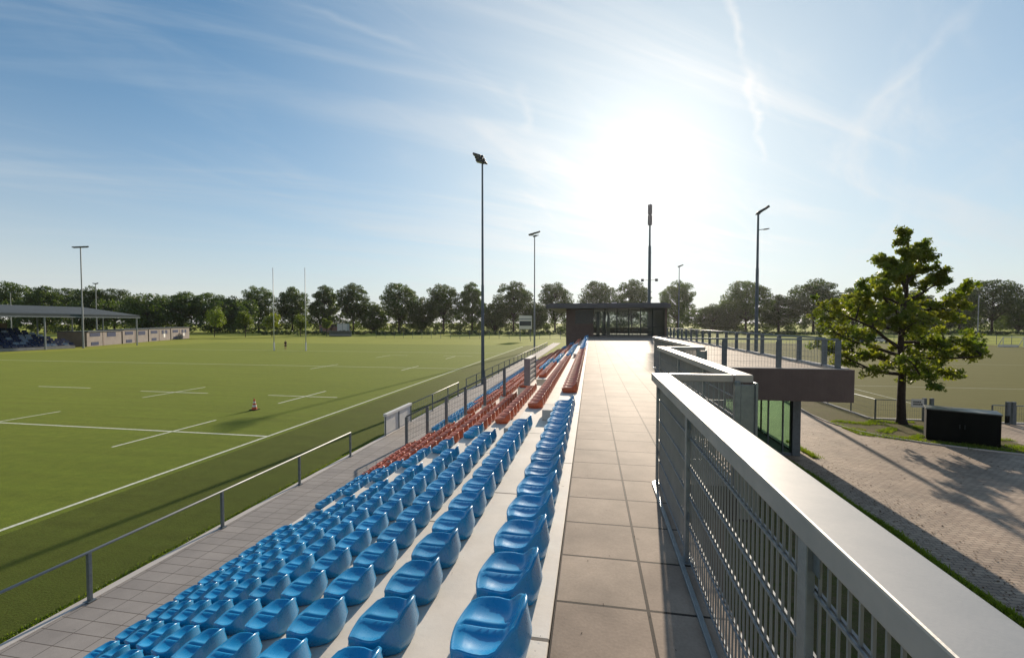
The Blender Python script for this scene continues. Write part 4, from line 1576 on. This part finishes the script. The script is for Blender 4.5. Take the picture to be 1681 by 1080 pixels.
# two saplings left
def sapling(x, y, h, w, label, seed, mat='leafl', name='young_tree'):
    rng = random.Random(seed)
    e = empty(name, (x, y, 0), label, 'tree')
    tr, cr = MB(), MB()
    tr.tube((0, 0, 0), (0, 0, h * .35), .14, .11, 8)
    for i in range(9):
        a = rng.uniform(0, 6.28)
        q = Vector((cos(a) * w * .3 * rng.uniform(.4, 1), sin(a) * w * .3 * rng.uniform(.4, 1), h * rng.uniform(.45, .88)))
        tr.tube((0, 0, h * .3), q, .07, .02, 5)
        leaf_quads(cr, q, 190, w * .23, .26, rng, .95)
    leaf_quads(cr, Vector((0, 0, h * .62)), 500, w * .36, .26, rng, .9)
    tr.build('trunk', M['bark'], e)
    cr.build('crown', M[mat], e)


sapling(-132.1, 136.3, 10.3, 8.2, 'small round light-green tree behind the long huts', 1)
sapling(-121.0, 138, 10.6, 6.4, 'second small light-green tree right of the long huts', 2)
sapling(-112, 140, 9.5, 6.6, 'brownish small tree just left of the uprights', 3, 'leafm')
sapling(-105, 146, 8.0, 6.5, 'small yellow-green tree behind the left upright', 4)
sapling(-97, 150, 7.0, 4.0, 'small yellow-green tree behind the right upright', 6)

# the leafy near tree ------------------------------------------------------
nt = empty('plane_tree', (15.5, 25.35, 0), 'leafy broad tree with yellow-green foliage beside the black cabinet', 'tree')
rng = random.Random(21)
tr, cr = MB(), MB()
trunk = [Vector((0, 0, 0)), Vector((0.0, 0, .25)), Vector((-.03, 0, 1.3)), Vector((0.0, .02, 2.6)), Vector((-.12, 0, 3.9)), Vector((-.05, .05, 5.2)), Vector((.1, 0, 6.6)), Vector((.05, 0, 8.0)), Vector((.12, 0, 9.2))]
tradi = [.29, .20, .17, .155, .13, .105, .075, .045, .02]
for i in range(len(trunk) - 1):
    tr.tube(trunk[i], trunk[i + 1], tradi[i], tradi[i + 1], 12, cap=False)


def tpos(z):
    for i in range(len(trunk) - 1):
        if trunk[i].z <= z <= trunk[i + 1].z:
            return trunk[i].lerp(trunk[i + 1], (z - trunk[i].z) / (trunk[i + 1].z - trunk[i].z))
    return trunk[-1]


def twig_leaves(p, n, R, s=.086):
    leaf_quads(cr, p, n, R, s, rng, .9)


def limb(a, d, L, r, depth):
    segs = 4
    p = a.copy()
    dd = d.normalized()
    for i in range(segs):
        nd = (dd + Vector((rng.gauss(0, .16), rng.gauss(0, .16), rng.gauss(.03, .13)))).normalized()
        q = p + nd * L / segs
        tr.tube(p, q, r * (1 - i / segs * .75), r * (1 - (i + 1) / segs * .75), 6, cap=False)
        if depth > 0 and i >= (1 if depth == 2 else 0):
            for _ in range(2):
                side = Vector((rng.gauss(0, 1), rng.gauss(0, 1), rng.gauss(.1, .55))).normalized()
                limb(q, (nd * .55 + side * .9), L * rng.uniform(.28, .46), r * .42, depth - 1)
        else:
            if i >= 1:
                twig_leaves(q, rng.randint(5, 9), rng.uniform(.11, .22))
        p, dd = q, nd
    twig_leaves(p, rng.randint(8, 15), rng.uniform(.13, .28))


# (height on trunk, azimuth deg: 0 = picture right, reach, rise)
LIMBS = [(2.5, 185, 3.4, .12), (2.65, 8, 3.1, .02), (2.9, 265, 2.7, .05), (3.0, 100, 2.6, .15), (3.2, -28, 3.1, .0), (3.4, 152, 3.5, .22), (3.6, 40, 2.8, .2),
         (3.8, 180, 3.9, .32), (4.1, 2, 3.2, .25), (4.3, 235, 2.6, .35), (4.6, 135, 2.7, .5), (4.9, -30, 2.6, .35), (5.2, 190, 2.7, .6), (5.4, 25, 2.4, .55),
         (5.9, 168, 2.3, .85), (6.2, 345, 2.1, .6), (6.5, 75, 1.7, .8), (6.8, 205, 1.6, .9), (7.1, 5, 1.8, .8), (7.3, 165, 1.4, .8), (7.8, 255, 1.0, 1.0), (8.1, 330, 1.0, .9), (8.3, 20, 1.1, 1.1), (8.9, 180, .7, 1.6)]
for z, az, L, rise in LIMBS:
    a = radians(az)
    d = R_ * cos(a) + F_ * sin(a) + Vector((0, 0, rise))
    limb(tpos(z), d, L * .92, .055 + .012 * L, 2)
tr.build('trunk', M['bark'], nt)
cr.build('crown', M['leafm'], nt)

# grass blades along the right verge and beside the paving ------------------
rng = random.Random(8)


def blades(name, spotsf, n, h0, h1, label):
    m = MB()
    for _ in range(n):
        x, y = spotsf()
        hh = rng.uniform(h0, h1)
        a = rng.uniform(0, 6.28)
        w = rng.uniform(.008, .02)
        dx, dy = cos(a) * w, sin(a) * w
        lx, ly = rng.gauss(0, .35) * hh, rng.gauss(0, .35) * hh
        m.add([(x - dx, y - dy, 0), (x + dx, y + dy, 0), (x + lx, y + ly, hh)], [(0, 1, 2)])
    tag(m.build(name, M['blade']), label, 'grass', kind='stuff')


def s1():
    y = rng.uniform(6.5, 17.5)
    return 7.22 + 0.05 * sin(y * 1.7) + abs(rng.gauss(0, .05)) * rng.choice((-1.6, 1)), y


blades('grass', s1, 12000, .03, .12, 'strip of bright grass between the paving and the terrace base')


def s2():
    while True:
        x, y = rng.uniform(12, 18), rng.uniform(19.8, 25.8)
        e = 21.3 + (13.9 - x) * .55 if x < 15 else 20.55 + (15 - x) * .3
        if y > e + .05 and noise.noise(Vector((x * 1.3, y * 1.3, 0))) > .12 - (0.45 if y < e + .8 else 0):
            return x, y


blades('grass', s2, 9000, .03, .13, 'patchy grass of the verge around the leafy tree and cabinet')


def s3():
    return 8.25 + abs(rng.gauss(0, .12)), rng.uniform(18.2, 20.6)


blades('grass', s3, 1600, .03, .12, 'small grass tuft at the foot of the glass corner')


def s4():
    y = rng.uniform(3, 30) if rng.random() < .7 else rng.uniform(3, 16)
    return -9.13 - abs(rng.gauss(0, .09)), y


blades('grass', s4, 9000, .02, .06, 'ragged grass edge along the walkway kerb')

# ------------------------------------------------------------------ far left covered stand
fs = empty('covered_stand', (-101.5, 50, 0), 'covered stand with grey roof and faded blue seats across the pitch', 'grandstand')
m = MB()
for r in range(8):
    m.box(-1.0 * (r + 1), -40, 0, -1.0 * r - 0.003, 21.5 - (0.6 * r if r > 2 else 0), 0.5 + 0.42 * r)
m.build('tiers', M['concd'], fs)
m = MB()
rng = random.Random(4)
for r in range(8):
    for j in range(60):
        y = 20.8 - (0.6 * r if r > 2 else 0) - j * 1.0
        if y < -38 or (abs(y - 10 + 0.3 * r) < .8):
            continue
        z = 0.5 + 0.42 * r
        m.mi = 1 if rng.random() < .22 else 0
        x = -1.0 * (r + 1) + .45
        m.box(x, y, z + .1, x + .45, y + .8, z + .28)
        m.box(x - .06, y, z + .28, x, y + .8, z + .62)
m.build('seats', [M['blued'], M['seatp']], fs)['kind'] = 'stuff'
m = MB()
m.box(-8.6, -40, 0, -8.1, 16, 5.0)
m.build('rear_wall', M['brown'], fs)
m = MB()
zf, zb_, yb = 6.15, 8.2, 33.5
v = [(1.2, -40, zf), (1.2, yb, zf), (-9, yb - 4, zb_), (-9, -40, zb_), (1.2, -40, zf + .9), (1.2, yb, zf + .55), (-9, yb - 4, zb_ + .3), (-9, -40, zb_ + .3)]
m.add(v, [(0, 3, 2, 1), (4, 5, 6, 7), (0, 1, 5, 4), (1, 2, 6, 5), (2, 3, 7, 6), (3, 0, 4, 7)])
m.build('roof', M['roofg'], fs)
m = MB()
m.box(1.203, -40, zf - .05, 1.3, yb + .05, zf + .12)
m.build('gutter', M['mastl'], fs)
for y in (-30, -18, -6, 6.5, 16, 33):
    m = MB()
    m.tube((0.9, y, 0), (0.9, y, zf), 0.14, 0.14, 8)
    m.build('column', M['mastl'], fs)
for y in (20, 26, 32):
    m = MB()
    m.tube((-7, y, 0), (-7, y, 7.7), 0.12, 0.12, 8)
    m.build('column', M['galvd'], fs)

# long low huts, left of the far corner
A0, A1 = Vector((-104.8, 76, 0)), Vector((-131, 128, 0))
dirh = (A1 - A0).normalized()
angh = math.atan2(dirh.y, dirh.x)
huts = [(0, 13, 3.1), (13.6, 12, 3.3), (26.2, 12.5, 3.4), (39.3, 13, 3.5)]
for i, (s, L, H_) in enumerate(huts):
    p = A0 + dirh * s
    e = empty('changing_hut', (p.x, p.y, 0), '%s of the long low beige huts with navy panels, counted from the covered stand' % ORD[i], 'hut', 'low huts beyond the left touchline', angh)
    m = MB()
    m.box(0, 0, 0, L, 5, H_)
    m.build('wall', M['beige'], e)
    m = MB()
    m.box(-0.15, -0.3, H_ + 0.003, L + 0.15, 5.2, H_ + .15)
    m.build('roof', M['roofg'], e)
    # the face towards the pitch is local -y
    for j, (x, w_, z0, z1, mt) in enumerate([(1.0, 3.6, 2.1, 2.9, 'blued'), (5.6, .5, 0, 3.0, 'brown'), (7.2, 3.4, 1.9, 2.9, 'blued'), (1.4, 2.6, .2, .9, 'blued'), (8.2, 1.0, 0.9, 2.9, 'white')]):
        if i in (0, 1) and j == 4:
            continue
        m = MB()
        m.box(x, -0.05, z0, x + w_, -0.003, z1)
        m.build('panel' if mt == 'blued' else 'door', M[mt], e)
hb = empty('brick_hut', (-132.5, 203, 0), 'small red brick hut before the trees right of the uprights', 'hut')
m = MB()
m.box(-2.9, 0, 0, 2.9, 5, 3.9)
m.build('wall', M['brick'], hb)
m = MB()
m.box(-3.1, -0.3, 3.903, 3.1, 5.2, 4.2)
m.build('roof', M['roof'], hb)
m = MB()
m.box(-2.2, -.05, 0, -1.2, -.003, 2.4)
m.build('door', M['mast'], hb)
hb = empty('brick_hut', (-125.5, 204.5, 0), 'lower red brick hut partly behind the white container', 'hut')
m = MB()
m.box(-3.4, 0, 0, 3.4, 5, 2.9)
m.build('wall', M['brick'], hb)
m = MB()
m.box(-3.6, -0.3, 2.903, 3.6, 5.2, 3.15)
m.build('roof', M['roof'], hb)
wc = empty('white_container', (-121.3, 200.5, 0), 'white ribbed container standing beside the red brick hut', 'container')
m = MB()
m.box(-2.6, 0, .1, 2.6, 2.4, 4.5)
for i in range(13):
    m.box(-2.55 + i * .4, -.05, .2, -2.35 + i * .4, -.0, 4.4)
m.build('body', M['white'], wc)
m = MB()
m.box(-2.65, -.07, 4.503, 2.65, 2.45, 4.6)
m.build('roof', M['mastl'], wc)
m = MB()
m.box(.3, -.075, .2, .4, -.052, 4.4)
m.build('door_seam', M['frame'], wc)
dg = empty('team_shelter', (-96, 150, 0), 'low glazed team shelter behind the two uprights', 'shelter')
m = MB()
m.box(0, 0, 0, 9, .1, 1.9)
m.box(0, -1.2, 1.9, 9, .1, 2.0)
m.build('shell', M['galvd'], dg)
m = MB()
m.box(.2, -.4, .4, 8.8, -.1, .5)
m.build('bench', M['white'], dg)

# parked cars behind the tree
def car(x, y, rz, paint, label):
    e = empty('parked_car', (x, y, 0), label, 'car', None, rz)
    prof = [(-2.2, .35), (-2.25, .75), (-2.0, .95), (-1.5, 1.0), (-.9, 1.42), (.7, 1.45), (1.35, .98), (2.05, .85), (2.2, .6), (2.18, .32)]
    m = MB()
    n = len(prof)
    v = [(px_, -.85, pz) for px_, pz in prof] + [(px_, .85, pz) for px_, pz in prof]
    fs_ = [(i, (i + 1) % n, n + (i + 1) % n, n + i) for i in range(n)] + [tuple(range(n))[::-1], tuple(range(n, 2 * n))]
    m.add(v, fs_)
    m.build('body', M[paint], e, bevel=.05)
    for s in (-1, 1):
        m = MB()
        y_ = s * .86
        m.add([(-1.25, y_, 1.02), (1.1, y_, 1.0), (.65, y_, 1.38), (-.85, y_, 1.36)], [(0, 1, 2, 3)])
        m.build('window', M['frame'], e)
        for wx in (-1.35, 1.35):
            m = MB()
            m.tube((wx, s * .72, .32), (wx, s * .9, .32), .32, .32, 14)
            m.build('wheel', M['tyre'], e)


car(66, 124, 0.1, 'carb', 'dark blue parked car seen through the leafy near tree')
car(71.5, 126, 0.1, 'carw', 'white parked car beside the dark blue one behind the tree')
car(60.8, 124, 0.1, 'mastl', 'grey parked car left of the dark blue one')

# hockey goals at the far right
for i, (x, y) in enumerate([(86, 108), (79, 113)]):
    e = empty('hockey_goal', (x, y, 0), ['white goal frame at the right edge beyond the olive pitch', 'second white goal frame left of the thin pale mast'][i], 'goal')
    m = MB()
    for a, b in (((-1.8, 0, 0), (-1.8, 0, 2.1)), ((1.8, 0, 0), (1.8, 0, 2.1)), ((-1.8, 0, 2.1), (1.8, 0, 2.1)), ((-1.8, 1.2, 0), (-1.8, 0, 2.1)), ((1.8, 1.2, 0), (1.8, 0, 2.1))):
        m.tube(a, b, .06, .06, 6)
    m.build('frame', M['white'], e)
    m = MB()
    m.box(-1.8, 1.15, 0, 1.8, 1.2, .46)
    m.build('backboard', M['white'], e)

# small stray things on the near concrete and paving: one drain lid, debris
m = MB()
rng = random.Random(2)
for _ in range(90):
    x, y = rng.uniform(-1.3, 0.5), rng.uniform(1.0, 9)
    z = TZ + .001 if x > -.7 else RZ(2) + .004
    if -.72 < x < -.69 or x > -.22 and x < -.18:
        continue
    s = rng.uniform(.002, .007)
    a = rng.uniform(0, 3.1)
    m.add([(x + cos(a) * s, y + sin(a) * s, z + .004), (x - sin(a) * s * .5, y + cos(a) * s * .5, z), (x - cos(a) * s, y - sin(a) * s, z + .003), (x + sin(a) * s * .5, y - cos(a) * s * .5, z)], [(0, 1, 2, 3)])
tag(m.build('debris', M['bark']), 'tiny dry leaf crumbs scattered on the terrace concrete', 'debris', kind='stuff')

# ------------------------------------------------------------------ air
hzm = bpy.data.materials.new('haze')
hzm.use_nodes = True
hn = hzm.node_tree.nodes
hn.remove(hn['Principled BSDF'])
pv = hn.new('ShaderNodeVolumePrincipled')
pv.inputs['Color'].default_value = (0.93, 0.95, 1.0, 1)
pv.inputs['Density'].default_value = 0.00006
pv.inputs['Anisotropy'].default_value = 0.7
hzm.node_tree.links.new(pv.outputs[0], hn['Material Output'].inputs['Volume'])
m = MB()
m.box(-330, -60, -1.2, 330, 330, 42)
tag(m.build('haze', hzm), 'thin summer haze in the air over the sports ground', 'haze', kind='stuff')
S.cycles.volume_bounces = 1

m = MB()
rng = random.Random(12)
for _ in range(1500):
    if rng.random() < .55:
        y = rng.uniform(5, 18)
        x = 7.35 + abs(rng.gauss(0, .9))
    else:
        x, y = rng.gauss(13.5, 2.4), rng.gauss(21, 3)
        if x < 7.6 or y > 25.8:
            continue
    z = .012
    s_ = rng.uniform(.012, .035)
    a = rng.uniform(0, 6.28)
    ux, uy = cos(a) * s_, sin(a) * s_
    m.add([(x + ux, y + uy, z + .004), (x - uy * .6, y + ux * .6, z + rng.uniform(0, .02)), (x - ux, y - uy, z), (x + uy * .6, y - ux * .6, z + rng.uniform(0, .02))], [(0, 1, 2, 3)])
tag(m.build('fallen_leaves', simple('dry leaf', (0.16, 0.09, 0.035), 0.8, var=.2)), 'scattered dry fallen leaves on the brick paving', 'leaves', kind='stuff')
